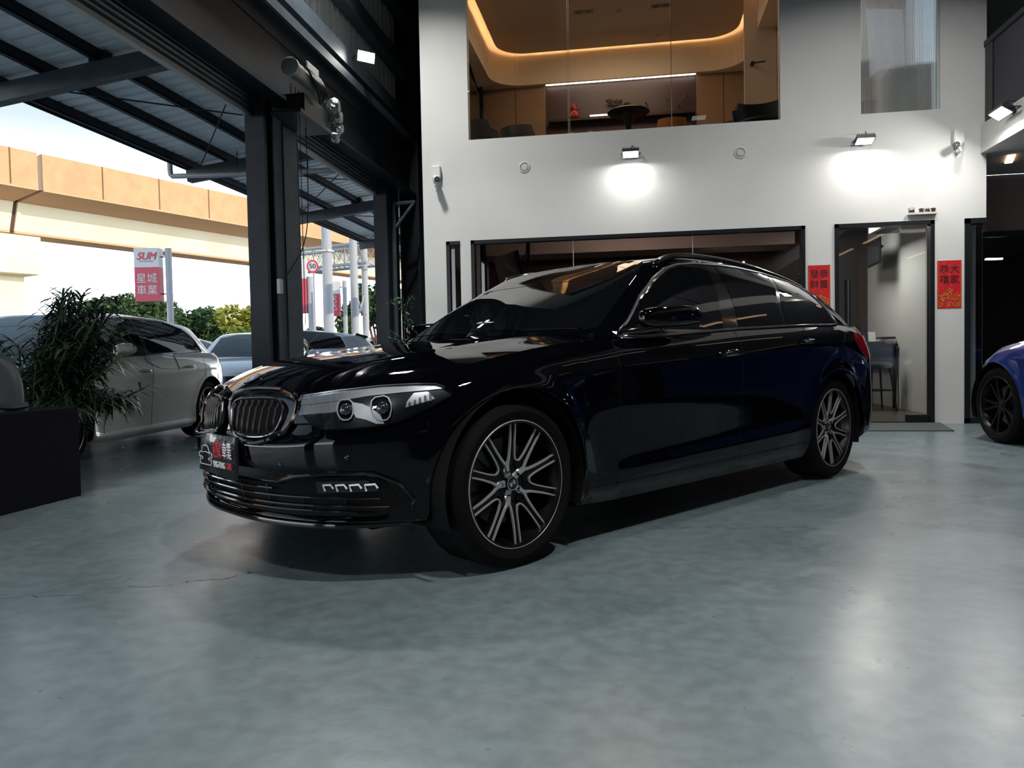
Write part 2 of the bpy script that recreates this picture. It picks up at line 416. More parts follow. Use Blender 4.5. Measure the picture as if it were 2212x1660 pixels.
BK = dict(L=4.942, W=.934, nose=(1.1, 2.5), tail=(.75, 2.6), arch=[(.862, .345, .392), (3.837, .345, .392)],
    cuts=[.62, 1.50, 2.60, 3.44], hood_corner=.62, flare=.014,
    st=[(('y', 0), [(.235, -.14), (.25, -.06), (.29, -.08), (.41, -.05), (.46, -.018), (.535, -.012), (.572, -.050), (.70, -.062), (.742, -.08)]),
        (('y', .33), [(.235, -.14), (.25, -.055), (.29, -.075), (.41, -.045), (.46, -.015), (.54, -.010), (.578, -.060), (.69, -.086), (.742, -.115)]),
        (('y', .6), [(.235, -.13), (.25, -.035), (.29, -.055), (.41, -.03), (.46, -.004), (.55, 0), (.59, -.010), (.67, -.048), (.745, -.10)]),
        (('x', .45), [(.23, -.09), (.25, -.02), (.30, -.015), (.40, -.010), (.48, 0), (.57, -.001), (.62, -.010), (.71, -.040), (.79, -.095)]),
        (('x', .862), [(.22, -.03), (.26, 0), (.35, 0), (.5, .005), (.62, .01), (.72, .005), (.81, -.02), (.875, -.085)]),
        (('x', 1.3), [(.19, -.07), (.26, -.03), (.35, -.02), (.5, -.01), (.65, 0), (.78, 0), (.86, -.022), (.93, -.075)]),
        (('x', 1.56), [(.18, -.07), (.26, -.03), (.35, -.022), (.5, -.016), (.66, 0), (.80, .002), (.88, -.018), (.945, -.055)]),
        (('x', 2.6), [(.18, -.07), (.26, -.03), (.35, -.025), (.5, -.016), (.68, 0), (.85, .003), (.93, -.022), (1.00, -.062)]),
        (('x', 3.4), [(.18, -.07), (.27, -.03), (.35, -.02), (.5, -.01), (.7, 0), (.90, .004), (.97, -.022), (1.035, -.072)]),
        (('x', 3.9), [(.2, -.04), (.27, 0), (.35, 0), (.5, .0), (.7, .005), (.89, .003), (.98, -.025), (1.05, -.085)]),
        (('x', 4.4), [(.24, -.06), (.28, -.01), (.4, 0), (.55, 0), (.7, 0), (.85, -.012), (.96, -.05), (1.04, -.11)]),
        (('ry', .6), [(.24, -.1), (.3, -.03), (.4, 0), (.55, 0), (.7, -.04), (.85, -.05), (.98, -.08), (1.04, -.11)]),
        (('ry', 0), [(.24, -.1), (.3, -.03), (.4, 0), (.55, 0), (.7, -.04), (.85, -.05), (.98, -.06), (1.04, -.08)])],
    cowl=[(1.40, 0, .985), (1.43, .3, .983), (1.48, .55, .975), (1.56, .86, .945)],
    hood_c=[(.075, .742), (.16, .79), (.30, .842), (.5, .882), (.8, .918), (1.2, .962), (1.45, .987)],
    gh=[((1.36, 0, .975), (2.30, 0, 1.425), .025), ((1.39, .35, .972), (2.27, .33, 1.415), .025), ((1.46, .66, .965), (2.21, .53, 1.385), .018),
        ((1.52, .80, .955), (2.17, .60, 1.345), .010), ((1.62, .872, .945), (2.26, .622, 1.365), .022), ((1.95, .876, .955), (2.46, .625, 1.40), .03), ((2.6, .872, 1.0), (2.8, .618, 1.412), .03),
        ((3.2, .866, 1.03), (3.22, .61, 1.400), .03), ((3.7, .858, 1.045), (3.62, .60, 1.372), .03), ((4.10, .835, 1.05), (4.0, .585, 1.335), .025),
        ((4.42, .76, 1.045), (4.26, .55, 1.305), .015), ((4.66, .55, 1.035), (4.42, .42, 1.305), .01), ((4.76, 0, 1.03), (4.48, 0, 1.315), .01)],
    roof_corners=(3, 10), roof_c=[(2.30, 1.425), (2.6, 1.452), (3.0, 1.458), (3.5, 1.442), (4.0, 1.395), (4.48, 1.315)],
    hood_crease=lambda u, w: .007*math.exp(-((u-.62)/.10)**2)*min(1, w*4)*min(1, (1-w)*6))
for i_, (p_, lv_) in enumerate(BK['st']):     # stations without the extra nose level get an interpolated one
    if len(lv_) == 8: a_, b_ = lv_[5], lv_[6]; lv_.insert(6, ((a_[0]+b_[0])/2, (a_[1]+b_[1])/2+.002))
def bk_relief(x, y, z):
    if x < 1.1 or x > 4.4: return 0.0
    zc = .80+.05*(x-1.5)   # shoulder crease through the handles
    q = z-zc; k = min(1, (x-1.1)/.5)*min(1, (4.4-x)/.4)
    r = k*.006*math.exp(-abs(q)/.035)*(1 if q > -1 else 0)
    zs = .30+.03*(x-1.3)   # lower scallop
    return r+.010*min(1, max(0, (x-1.3)/.3))*min(1, max(0, (3.5-x)/.3))*math.exp(-((z-zs)/.05)**2)
BK['relief'] = bk_relief
# ---------------------------------------------------------------- wheel
def ribbon(mb, pts, w, y0, y1, mi=0):
    """flat ribbon in the wheel plane; pts (x,z), widths list, y0 front depth list, thickness y1"""
    n = len(pts); v = []; P = [Vector((p[0], p[1])) for p in pts]
    for i, p in enumerate(P):
        t = (P[min(i+1, n-1)]-P[max(i-1, 0)]).normalized(); a = Vector((-t.y, t.x))*(w[i]/2)
        for q, y in ((p-a, y0[i]), (p+a, y0[i]), (p+a*1.15, y0[i]-y1), (p-a*1.15, y0[i]-y1)): v.append((q.x, y, q.y))
    f = []
    for i in range(n-1):
        for k in range(4): f.append((i*4+k, i*4+(k+1) % 4, i*4+4+(k+1) % 4, i*4+4+k))
    f += [(0, 1, 2, 3), tuple((n-1)*4+k for k in (3, 2, 1, 0))]
    mb.add(v, f, mi)
def bez(P, n=14):
    P = [np.array(p, float) for p in P]; out = []
    ts = np.arange(len(P)); q = np.linspace(0, len(P)-1, n)
    X = crom(ts, [p[0] for p in P], q); Y = crom(ts, [p[1] for p in P], q); return list(zip(X, Y))
def make_wheel(parent, loc, side, R=.345, rr=.262, W=.245, style='twin', rot=-2, rim_mat=None, face_mat=None, detail=True, steer=0.0, name='wheel', hubcap=True):
    """side +1: outer face towards +y of the parent"""
    rub = pbr('tyre_rubber', (.0025, .0025, .003), .8, spec=.15, bump=(120, .25, .002)); dk = rim_mat or pbr('rim_black_gloss', (.003, .003, .0035), .28, spec=.35)
    fc = face_mat or pbr('rim_machined_face', (.52, .52, .53), .36, .7)
    root = bpy.data.objects.new(name, None); link(root, parent); root.location = loc; root.rotation_euler = (0, 0, (0 if side > 0 else PI)+steer)
    t = MB(); s = R-rr
    prof = [(rr-.012, -.012), (rr+.004, .002), (rr+.018, .008), (rr+s*.45, .014), (R-.028, .006), (R-.010, -.008), (R-.002, -.03)]
    ys = [-.03, -.052, -.052, -.062, -.062, -.10, -.10, -.110, -.110, -.145, -.145, -.155, -.155, -.19, -.19, -.20, -.20, -W+.03]
    for i, y in enumerate(ys[1:]): prof.append(((R if (i//2) % 2 == 0 else R-.008) if True else R, y))
    prof += [(R-.01, -W+.008), (rr+s*.45, -W-.014), (rr-.01, -W+.01)]
    t.lathe(prof, 64, axis='y'); t.build('tyre', rub, root, smooth=True, angle=30)
    r = MB()
    r.lathe([(rr-.012, -.010), (rr, .002), (rr-.004, .004), (rr-.011, .001), (rr-.018, -.03), (rr-.028, -.05), (rr-.034, -.2), (rr-.012, -W+.01)], 64, axis='y')
    r.lathe([(rr-.034, -.2), (.02, -.2)], 40, axis='y')
    r.build('rim_barrel', dk, root, smooth=True, angle=30)
    k = MB(); pol = lambda rad, an: (rad*math.cos(an), rad*math.sin(an)); D2 = PI/180; rf = rr-.006
    f = MB()
    dep = lambda q: -.012-.030*max(0, 1-q)**1.5+(-.0)
    if style == 'twin':
        for i in range(5):
            a0 = (rot+72*i)*D2
            for sg in (1, -1):
                F = bez([pol(.055, a0+sg*0*D2), pol(.085, a0+sg*3*D2), pol(rf*.45, a0+sg*10*D2), pol(rf*.72, a0+sg*14.2*D2), pol(rf, a0+sg*15*D2)], 18)
                U = bez([pol(rf*.375, a0+sg*36*D2), pol(rf*.40, a0+sg*29*D2), pol(rf*.52, a0+sg*24.3*D2), pol(rf*.75, a0+sg*22.3*D2), pol(rf, a0+sg*21.8*D2)], 18)
                dF = [dep(math.hypot(*p)/rf) for p in F]; dU = [dep(math.hypot(*p)/rf)-.001 for p in U]
                ribbon(f, F, list(np.linspace(.013, .0058, 18)), dF, .008); ribbon(f, U, [.0058]*18, dU, .008)
                C = [((p[0]+q[0])/2, (p[1]+q[1])/2) for p, q in zip(F, U)]
                wd = [math.dist(p, q)+.002 for p, q in zip(F, U)]
                ribbon(k, C, [min(x, .030) for x in wd], [y-.0125 for y in dF], .03)
            k.lathe([(.0001, -.05), (.075, -.052), (.075, -.08)], 24, axis='y') if i == 0 else None
            b = pol(.056, a0); k.cyl((b[0], -.036, b[1]), (b[0], -.046, b[1]), .0095, 10)
            nx = pol(.044, a0); 
            f.lathe([(.0001, -.040), (.012, -.040), (.016, -.046)], 12, axis='y', c=(b[0]*1.15, 0, b[1]*1.15))
            ribbon(f, [pol(.03, a0), pol(.060, a0), pol(.09, a0)], [.026, .022, .014], [-.041, -.041, -.040], .01)
    elif style == 'split':
        for i in range(5):
            a0 = (rot+72*i)*D2
            for sg in (1, -1):
                F = [pol(.05, a0+sg*12*D2), pol(rf*.5, a0+sg*12*D2), pol(rf*1.0, a0+sg*13*D2)]
                ribbon(k, bez(F, 8), list(np.linspace(.024, .012, 8)), [dep(q) for q in np.linspace(.2, 1, 8)], .03)
        k.lathe([(.0001, -.035), (.06, -.04), (.06, -.08)], 24, axis='y')
    elif style == 'ten':
        for i in range(10):
            a0 = (rot+36*i)*D2
            ribbon(k, [pol(.04, a0), pol(rf, a0+6*D2*(1 if i % 2 else -1))], [.03, .012], [-.045, -.014], .02)
        k.lathe([(.0001, -.035), (.06, -.04), (.06, -.08)], 24, axis='y')
    k.build('spoke_web', dk, root, smooth=True, angle=30)
    f.lathe([(rr-.010, -.002), (rr-.002, .005), (rr+.001, .003), (rr+.001, -.004)], 72, axis='y')
    f.build('spoke_face', fc, root, smooth=True, angle=30)
    h = MB(); h.lathe([(.0001, -.030), (.026, -.031), (.030, -.034), (.031, -.045)], 28, axis='y', mi=0)
    if hubcap:
        h.lathe([(.0255, -.0295), (.0290, -.0300)], 28, axis='y', mi=1)
        for q in range(4):
            n = 7; h.add([(0, -.0295, 0)]+[(.017*math.cos(q*PI/2+PI/2*j/n+.3), -.0296, .017*math.sin(q*PI/2+PI/2*j/n+.3)) for j in range(n+1)], [(0, j+1, j+2) for j in range(n)], 1 if q % 2 else 2)
        h.build('hub_cap', [dk, fc, pbr('badge_navy', (.015, .03, .07), .3)], root, smooth=True, angle=30)
    else: h.build('hub_cap', dk, root, smooth=True, angle=30)
    d = MB(); d.lathe([(.0001, -.105), (.175, -.105), (.175, -.13), (.0001, -.13)], 40, axis='y')
    d.build('brake_disc', pbr('brake_iron', (.10, .10, .105), .4, .8), root, smooth=True, angle=30)
    if detail:
        c = MB(); c.lathe([(.10, -.09), (.185, -.09), (.185, -.14), (.10, -.14), (.10, -.09)], 14, axis='y', a0=.7, a1=1.9)
        c.build('brake_caliper', pbr('caliper_grey', (.12, .12, .125), .5), root, smooth=True, angle=30)
    return root
# ---------------------------------------------------------------- estate car body
def split_A(H, rules):
    """rules: list of (name, fn(xc, zlevel, x, y, z)) -> faces by part for the left side grid"""
    A = H['A']; N, m = A.shape[:2]; out = {}
    V = A.reshape(-1, 3)
    for i in range(N-1):
        for j in range(m-1):
            c = (A[i, j]+A[i+1, j]+A[i+1, j+1]+A[i, j+1])/4
            nm = next((n for n, fn in rules if fn(i, j, c)), 'body_shell')
            out.setdefault(nm, []).append((i*m+j, (i+1)*m+j, (i+1)*m+j+1, i*m+j+1))
    return V, out
def compact(V, F):
    used = sorted({i for f in F for i in f}); mp = {q: k for k, q in enumerate(used)}
    return [tuple(V[i]) for i in used], [tuple(mp[i] for i in f) for f in F]
def mirror_y(v, f): return [(p[0], -p[1], p[2]) for p in v], [q[::-1] for q in f]
def smooth_part(name, v, f, mat, root):
    me = bpy.data.meshes.new(name); me.from_pydata([cxf(p) for p in v], [], f); b = bmesh.new(); b.from_mesh(me)
    bmesh.ops.remove_doubles(b, verts=b.verts, dist=.0004); bmesh.ops.recalc_face_normals(b, faces=b.faces); b.to_mesh(me); b.free()
    me.materials.append(mat); me.polygons.foreach_set('use_smooth', [True]*len(me.polygons)); me.update()
    return link(bpy.data.objects.new(name, me), root)
def car_body(root, H, paint, dark, gap_x=(1.50, 2.60, 3.44), fender_x=.62):
    V, parts = split_A(H, [
        ('front_bumper', lambda i, j, c: c[0] < fender_x and c[2] < .90),
        ('front_fender', lambda i, j, c: c[0] < gap_x[0]),
        ('side_skirt', lambda i, j, c: j < H['mr'] and gap_x[0] < c[0] < gap_x[2]),
        ('front_door', lambda i, j, c: gap_x[0] < c[0] < gap_x[1]),
        ('rear_door', lambda i, j, c: gap_x[1] < c[0] < gap_x[2])])
    for nm, F in parts.items():
        v, f = compact(V, F)
        if nm in ('front_bumper',): v, f = both(v, f); smooth_part(nm, v, f, paint, root)
        elif nm == 'body_shell':
            # tail, rear wings, roof and pillars
            n0 = len(v)
            for k in 'GR':
                g = H[k]; o = len(v); v += [tuple(p) for p in g.reshape(-1, 3)]; f += grid_faces(g.shape[0], g.shape[1], o)
            T = H['A'][:, -1, :]; gb = H['G'][:, 0, :]; idx = [i for i in range(len(T)) if T[i, 0] > 1.5 or i > len(T)-30]
            o = len(v)
            for i in idx:
                p = T[i]; q = gb[int(np.argmin(((gb-p)**2).sum(1)+(gb[:, 0] < 1.5)*9))]; v += [tuple(p), (q[0], q[1]*.995, q[2]-.004)]
            f += [(o+2*k, o+2*k+2, o+2*k+3, o+2*k+1) for k in range(len(idx)-1)]
            v, f = both(v, f); smooth_part('body_shell', v, f, paint, root)
        else:
            nn = {'front_door': 'door', 'rear_door': 'door'}.get(nm, nm)
            smooth_part(nn, v, f, paint, root); smooth_part(nn, *mirror_y(v, f), paint, root)
    g = H['H']; v, f = both([tuple(p) for p in g.reshape(-1, 3)], grid_faces(g.shape[0], g.shape[1])); smooth_part('hood', v, f, paint, root)
    u = MB(); L = H['S']['L']; a = H['S']['arch']; W = H['S']['W']
    u.box((.35, -W+.32, .20), (L-.35, W-.32, .26)); u.box((a[0][0]+.40, -W+.07, .185), (a[1][0]-.40, W-.07, .24))
    u.box((a[0][0]+.40, -W+.12, .24), (a[1][0]-.40, W-.12, .9)); u.box((.35, -W+.34, .26), (L-.4, W-.34, .68)); u.box((1.5, -W+.16, .6), (L-.75, W-.16, .97))
    for xc, zc, R in a:
        for sg in (1, -1):
            u.lathe([(R-.004, sg*(W-.012)), (R-.004, sg*(W-.36)), (.02, sg*(W-.36))], 30, axis='y', c=(xc, 0, zc), a0=-.35, a1=PI+.35)
    u.build('underbody', dark, root, xf=cxf)
def line_on(name, bv, pts, frame, r, mat, root, off=.0, sp=.04, flat=None, mirror=False):
    P = on_hull(bv, densify(pts, sp), frame, off); m = MB(); m.tube(P, r, 6)
    if mirror: m.tube([(p[0], -p[1], p[2]) for p in P], r, 6)
    return m.build(name, mat, root, smooth=True, xf=cxf)
def draped(name, bv, poly, frame, mat, root, sp=.04, off=.003, th=.006, mirror=None):
    """mirror: None, 'same' (one mesh), 'copy' (second object)"""
    v, f = drape(bv, poly, frame, sp, off, th)
    if mirror == 'same': v, f = both(v, f)
    o = cmesh(name, v, f, mat, root)
    if mirror == 'copy': cmesh(name, *mirror_y(v, f), mat, root)
    return o
def mirrored(fn):
    for sg in (1, -1): fn(lambda p: (XM-p[0], p[1]*sg, p[2]), sg)
def side_glass(root, bv, outline_, cuts, glass, trim, gapm, belt_y=None, r=.008):
    """window panes between pillar cuts, draped on the glasshouse"""
    draped('window_pillars', bv, outline_, SIDE, pbr('trim_gloss_black', (.003, .003, .004), .12, coat=.5), root, .05, .0018, .004, 'copy')
    for poly in cuts: draped('side_window', bv, poly, SIDE, glass, root, .045, .0035, .004, 'copy')
    for sg in (1, -1):
        P = on_hull(bv, densify(outline_, .04, True), SIDE, .004); m = MB(); m.tube([(p[0], sg*p[1], p[2]) for p in P], r, 6, closed=True)
        m.build('window_trim', trim, root, smooth=True, xf=cxf)
# ---------------------------------------------------------------- the black estate car
def black_wagon():
    th = .9149; X0, Y0 = -.47107, 3.02867
    ux, uy = math.cos(th), math.sin(th); lx, ly = uy, -ux
    ox = X0+(XM-.862)*ux-.90*lx; oy = Y0+(XM-.862)*uy-.90*ly
    root = empty('car', (ox, oy, 0), th+PI, 'glossy black estate car with roof rails, twin kidney grille and silver-edged many-spoke wheels', 'car')
    paint = pbr('car_paint_black', (.0010, .0012, .0022), .5, coat=1.0, spec=0.0); paint.node_tree.nodes['Principled BSDF'].inputs['Coat IOR'].default_value = 1.46; paint.node_tree.nodes['Principled BSDF'].inputs['Coat Weight'].default_value = .8
    gloss = pbr('trim_gloss_black', (.003, .003, .004), .12, coat=.5); matte = pbr('trim_matte_black', (.0025, .0025, .003), .7, spec=.15)
    glass = pbr('tinted_glass', (.0030, .0035, .0045), .02, spec=.5); chrome = pbr('satin_chrome', (.55, .55, .56), .22, 1.0)
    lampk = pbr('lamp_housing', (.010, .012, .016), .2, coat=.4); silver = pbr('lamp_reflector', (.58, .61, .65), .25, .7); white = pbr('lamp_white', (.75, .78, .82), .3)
    clear = thin_glass('lamp_lens', (.93, .95, .97))
    H = car_hull(BK); bv = hull_bvh(H); car_body(root, H, paint, matte)
    D45 = diag(.80)
    # glass
    ws = [(1.42, 0, 1.005), (1.42, .35, 1.004), (1.5, .62, 1.0), (1.56, .755, .995), (1.62, .738, 1.04), (1.75, .705, 1.12), (1.9, .655, 1.22), (2.1, .598, 1.325), (2.15, .56, 1.358), (2.2, .48, 1.378), (2.2, .3, 1.398), (2.2, 0, 1.410)]
    ws = ws+[(p[0], -p[1], p[2]) for p in ws[1:-1]][::-1]
    draped('windshield', bv, ws, FRONT, glass, root, .05, .003, .004)
    rw = [(4.7, .0, 1.10), (4.7, .55, 1.12), (4.5, .48, 1.28), (4.45, 0, 1.29)]; rw = rw+[(4.5, -.48, 1.28), (4.7, -.55, 1.12)]
    draped('rear_window', bv, rw, ((0, 0, 0), (0, 1, 0), (0, 0, 1), (-1, 0, 0)), glass, root, .06, .003, .004)
    A = [(1.60, 0, .965), (1.70, 0, 1.018), (1.89, 0, 1.148), (2.081, 0, 1.252), (2.238, 0, 1.320), (2.36, 0, 1.352), (2.534, 0, 1.372), (2.670, 0, 1.380), (2.60, 0, 1.24), (2.53, 0, 1.09), (2.50, 0, .999), (2.2, 0, .985), (1.8, 0, .963)]
    Bq = [(2.775, 0, 1.383), (3.05, 0, 1.388), (3.30, 0, 1.378), (3.46, 0, 1.370), (3.36, 0, 1.27), (3.25, 0, 1.16), (3.20, 0, 1.033), (2.9, 0, 1.022), (2.66, 0, 1.010), (2.70, 0, 1.12), (2.74, 0, 1.26)]
    Cq = [(3.51, 0, 1.366), (3.79, 0, 1.340), (3.92, 0, 1.285), (3.97, 0, 1.18), (4.0, 0, 1.09), (4.01, 0, 1.052), (3.7, 0, 1.045), (3.25, 0, 1.035), (3.30, 0, 1.16), (3.41, 0, 1.27)]
    out = [(1.558, 0, .945), (1.70, 0, 1.028), (1.89, 0, 1.160), (2.081, 0, 1.265), (2.238, 0, 1.333), (2.36, 0, 1.364), (2.534, 0, 1.384), (2.8, 0, 1.396), (3.05, 0, 1.398), (3.4, 0, 1.384), (3.79, 0, 1.350), (3.935, 0, 1.29), (3.99, 0, 1.18), (4.03, 0, 1.08), (4.02, 0, 1.045), (3.88, 0, 1.038), (3.47, 0, 1.030), (3.1, 0, 1.016), (2.66, 0, .999), (2.2, 0, .974), (1.8, 0, .952)]
    side_glass(root, bv, out, (A, Bq, Cq), glass, chrome, matte)
    # kidney grilles
    kid_out = [(.068, .030, .712), (.084, .058, .735), (.109, .14, .748), (.138, .254, .748), (.151, .325, .744), (.157, .385, .728), (.157, .430, .705), (.142, .447, .663), (.128, .434, .626), (.102, .385, .577), (.067, .358, .553), (.037, .281, .543), (.030, .196, .546), (.046, .093, .560), (.056, .045, .600), (.061, .030, .66)]
    ring = [(.062, .048, .675), (.068, .062, .702), (.079, .112, .712), (.122, .285, .717), (.129, .343, .702), (.128, .370, .678), (.119, .370, .640), (.103, .346, .591), (.083, .330, .566), (.062, .300, .557), (.042, .196, .555), (.050, .099, .565), (.056, .055, .595)]
    for sg in (1, -1):
        k = MB(); P = on_hull(bv, smooth_closed(kid_out, 2), FRONT, .010)
        k.tube([(p[0], sg*p[1], p[2]) for p in P], .011, 8, closed=True)
        fr = k.build('kidney_grille', gloss, root, smooth=True, xf=cxf)
        v, f = drape(bv, smooth_closed(kid_out, 1), FRONT, .05, .004, .004); v = [(p[0], sg*p[1], p[2]) for p in v]; cmesh('grille_backing', v, f, gloss, fr)
        q = MB(); P = on_hull(bv, smooth_closed(ring, 2), FRONT, .014); q.tube([(p[0], sg*p[1], p[2]) for p in P], .0048, 8, closed=True); q.build('grille_ring', pbr('ring_gloss', (.16, .16, .17), .15, .9), fr, smooth=True, xf=cxf)
        v, f = drape(bv, smooth_closed(ring, 1), FRONT, .05, .007, .003); v = [(p[0], sg*p[1], p[2]) for p in v]; cmesh('grille_mesh', v, f, matte, fr)
        for i in range(8):
            y = .078+i*.0375; top = .700 if y < .1 else (.711 if y < .32 else .700); bot = .592 if y < .1 else (.577 if y < .30 else (.590 if y < .33 else .605))
            b = MB(); q0, q1 = on_hull(bv, [(0, y, bot), (0, y, top-.004)], FRONT, .008); P = []
            for j in range(9):
                t = j/8; p = q0.lerp(q1, t); p.x -= .010; P.append(Vector((p.x-.006*math.sin(PI*min(1, t*1.18))**.6-(.004 if j == 6 else 0), sg*p.y, p.z)))
            for dy in (-.0048, .0048): b.tube([p+Vector((0, dy, 0)) for p in P], .0030, 6)
            b.build('slat', pbr('slat_satin', (.006, .006, .007), .28), fr, smooth=True, xf=cxf)
    # headlights
    hl = [(.15, .452, .722), (.252, .557, .742), (.368, .671, .757), (.473, .752, .761), (.538, .798, .758), (.565, .824, .746), (.582, .842, .732), (.572, .845, .717), (.515, .826, .687), (.438, .795, .653), (.395, .774, .632), (.324, .729, .614), (.246, .66, .606), (.178, .585, .604), (.165, .555, .614), (.150, .525, .624), (.124, .462, .621), (.135, .452, .664)]
    brow = [(.15, .452, .722), (.252, .557, .742), (.368, .671, .757), (.473, .752, .761), (.538, .798, .758), (.565, .824, .746), (.50, .79, .740), (.42, .735, .734), (.33, .66, .724), (.25, .585, .708), (.15, .452, .690)]
    inner = [(.15, .456, .688), (.25, .585, .706), (.24, .585, .690), (.215, .60, .668), (.135, .458, .655)]
    sky_reflection = [(.271, .625, .700), (.300, .655, .694), (.318, .68, .680), (.338, .715, .655), (.340, .735, .622), (.318, .715, .622), (.29, .69, .637), (.262, .665, .645), (.258, .645, .67)]  # reflection of the sky in the lens, modelled as a pale patch
    drl1 = [(.24, .586, .706), (.271, .625, .708), (.264, .65, .664), (.248, .649, .636), (.227, .624, .635), (.220, .602, .665)]
    drl2 = [(.324, .678, .712), (.371, .711, .721), (.373, .740, .682), (.355, .745, .636), (.327, .726, .630), (.305, .698, .660)]
    turn = [(.455, .766, .731), (.501, .793, .735), (.515, .818, .708), (.47, .797, .694), (.413, .768, .678), (.42, .768, .70)]
    for sg in (1, -1):
        my = lambda v: [(p[0], sg*p[1], p[2]) for p in v]
        v, f = drape(bv, hl, D45, .04, .003, .004); h = cmesh('headlight', my(v), f, lampk, root)
        for nm, poly, mt, of in (('brow_panel', brow, silver, .006), ('reflector', inner, silver, .006), ('sky_reflection', sky_reflection, white, .008), ('turn_reflector', turn, silver, .006)):
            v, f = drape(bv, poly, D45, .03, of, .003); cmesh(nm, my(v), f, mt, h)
        for d, ins in ((drl1, .45), (drl2, .45)):
            P = on_hull(bv, smooth_closed(d, 1), D45, .012); m = MB(); m.tube(my(P), .0030, 6, closed=True); m.build('daytime_running_ring', white, h, smooth=True, xf=cxf)
            v, f = drape(bv, d, D45, .03, .005, .003); cmesh('ring_backing', my(v), f, matte, h)
            c = Vector((0, 0, 0)); 
            for p in P: c += p
            c /= len(P); m = MB(); m.sphere((c.x+.006, sg*(c.y-.002), c.z), .026, 20, 12); m.build('projector_lens', pbr('projector', (.02, .025, .04), .03, .3, coat=1.0), h, smooth=True, xf=cxf)
        for k in range(5):
            t = k/4; P = on_hull(bv, [(.43+.075*t, .772+.03*t, .70+.03*t-.004), (.43+.075*t, .772+.035*t, .685+.012*t)], D45, .010)
            m = MB(); m.tube(my(P), .004, 6); m.build('reflector_bead', chrome, h, smooth=True, xf=cxf)
        v, f = drape(bv, hl, D45, .04, .017, .012); cmesh('lens_cover', my(v), f, clear, h)
        P = on_hull(bv, densify(hl, .03, True), D45, .004); m = MB(); m.tube(my(P), .003, 6, closed=True); m.build('lamp_seal', matte, h, smooth=True, xf=cxf)
    # bumper openings
    it = [(.06, -.25, .385), (.073, .292, .388), (.103, .397, .395), (.139, .487, .420), (.295, .68, .432), (.347, .735, .415), (.404, .774, .31), (.39, .766, .285), (.298, .687, .272), (.194, .56, .270), (.126, .437, .268), (.078, .301, .268), (.05, -.25, .268)]
    full = [(0, p[1], p[2]) for p in it[1:-1]]; full = [(0, -p[1], p[2]) for p in full][::-1]+full
    full = [(0, p[1], p[2]) for p in full]
    ig = draped('lower_grille', bv, full, FRONT, matte, root, .05, .004, .004)
    for z0, ymax, o_ in ((.375, .34, .020), (.345, .72, .022), (.312, .74, .024), (.282, .66, .030)):
        P = on_hull(bv, [(0, y, z0+.006*abs(y)) for y in np.linspace(-ymax, ymax, 40)], FRONT, o_); m = MB(); m.tube(P, .0055, 8); m.build('slat', gloss, ig, smooth=True, xf=cxf)
    for y in (-.62, -.47, -.30, -.12, .12, .30, .47, .62):
        P = on_hull(bv, [(0, y, z) for z in np.linspace(.275, .385 if abs(y) < .4 else .345, 6)], FRONT, .016); m = MB(); m.tube(P, .0045, 6); m.build('slat_post', gloss, ig, smooth=True, xf=cxf)
    for sg in (1, -1):
        my = lambda v: [(p[0], sg*p[1], p[2]) for p in v]
        v, f = drape(bv, [(.195, .50, .410), (.289, .690, .415), (.317, .722, .372), (.198, .50, .362)], D45, .03, .008, .004); fl = cmesh('fog_lamp', my(v), f, lampk, root)
        for k in range(4):
            t = k/3; y = .575+.125*t; P = on_hull(bv, [(0, y-.012, .375), (0, y-.012, .398), (0, y+.014, .400), (0, y+.018, .385)], FRONT, .014); m = MB(); m.tube(my(P), .0042, 6); m.build('led_bar', white, fl, smooth=True, xf=cxf)
        P = on_hull(bv, densify([(0, .36, .398), (0, .46, .425), (0, .60, .442), (0, .72, .440), (0, .765, .400), (0, .80, .330), (0, .79, .30)], .03), D45 if False else FRONT, .004)
        m = MB(); m.tube(my(P), .008, 8); m.build('intake_edge', gloss, root, smooth=True, xf=cxf)
        for (y, z) in ((.42, .47), (.66, .50)):
            P = on_hull(bv, [(0, y, z)], FRONT, .0)[0]; m = MB(); m.sphere((P.x+.004, sg*P.y, P.z), .011, 12, 8); m.build('parking_sensor', gloss, root, smooth=True, xf=cxf)
    # splitter
    sp_, nr_, s_ = H['pts'], None, H['s']; m = MB(); A_ = H['A']
    idx = [i for i in range(len(A_)) if A_[i, 0, 0] < .46 and i < 60]; row = [A_[i, 2] for i in idx]; row = [np.array((p[0], -p[1], p[2])) for p in row[1:]][::-1]+row
    v = []; n = len(row)
    for i, p in enumerate(row):
        t = row[min(i+1, n-1)]-row[max(i-1, 0)]; nn = np.array((-t[1], t[0], 0)); nn = nn/np.linalg.norm(nn); 
        if nn[0] > 0: nn = -nn
        e = .058*min(1, (min(i, n-1-i)+1)/8)
        zb = .232; v += [tuple(p*[1, 1, 0]+nn*e+[0, 0, zb+.012]), tuple(p*[1, 1, 0]+nn*(e+.003)+[0, 0, zb+.005]), tuple(p*[1, 1, 0]+nn*e+[0, 0, zb-.008]), tuple(p*[1, 1, 0]-nn*.04+[0, 0, zb-.008]), tuple(p*[1, 1, 0]-nn*.02+[0, 0, zb+.025])]
    f = [(i*5+k, i*5+(k+1) % 5, i*5+5+(k+1) % 5, i*5+5+k) for i in range(n-1) for k in range(5)]
    mesh('front_splitter', [cxf(p) for p in v], f, gloss, root, True, angle=40)
    # plate cover
    pc = [(.018, -.19, .562), (.012, .185, .565), (.004, .185, .392), (.014, -.20, .405)]
    v = []; nU, nV = 12, 8
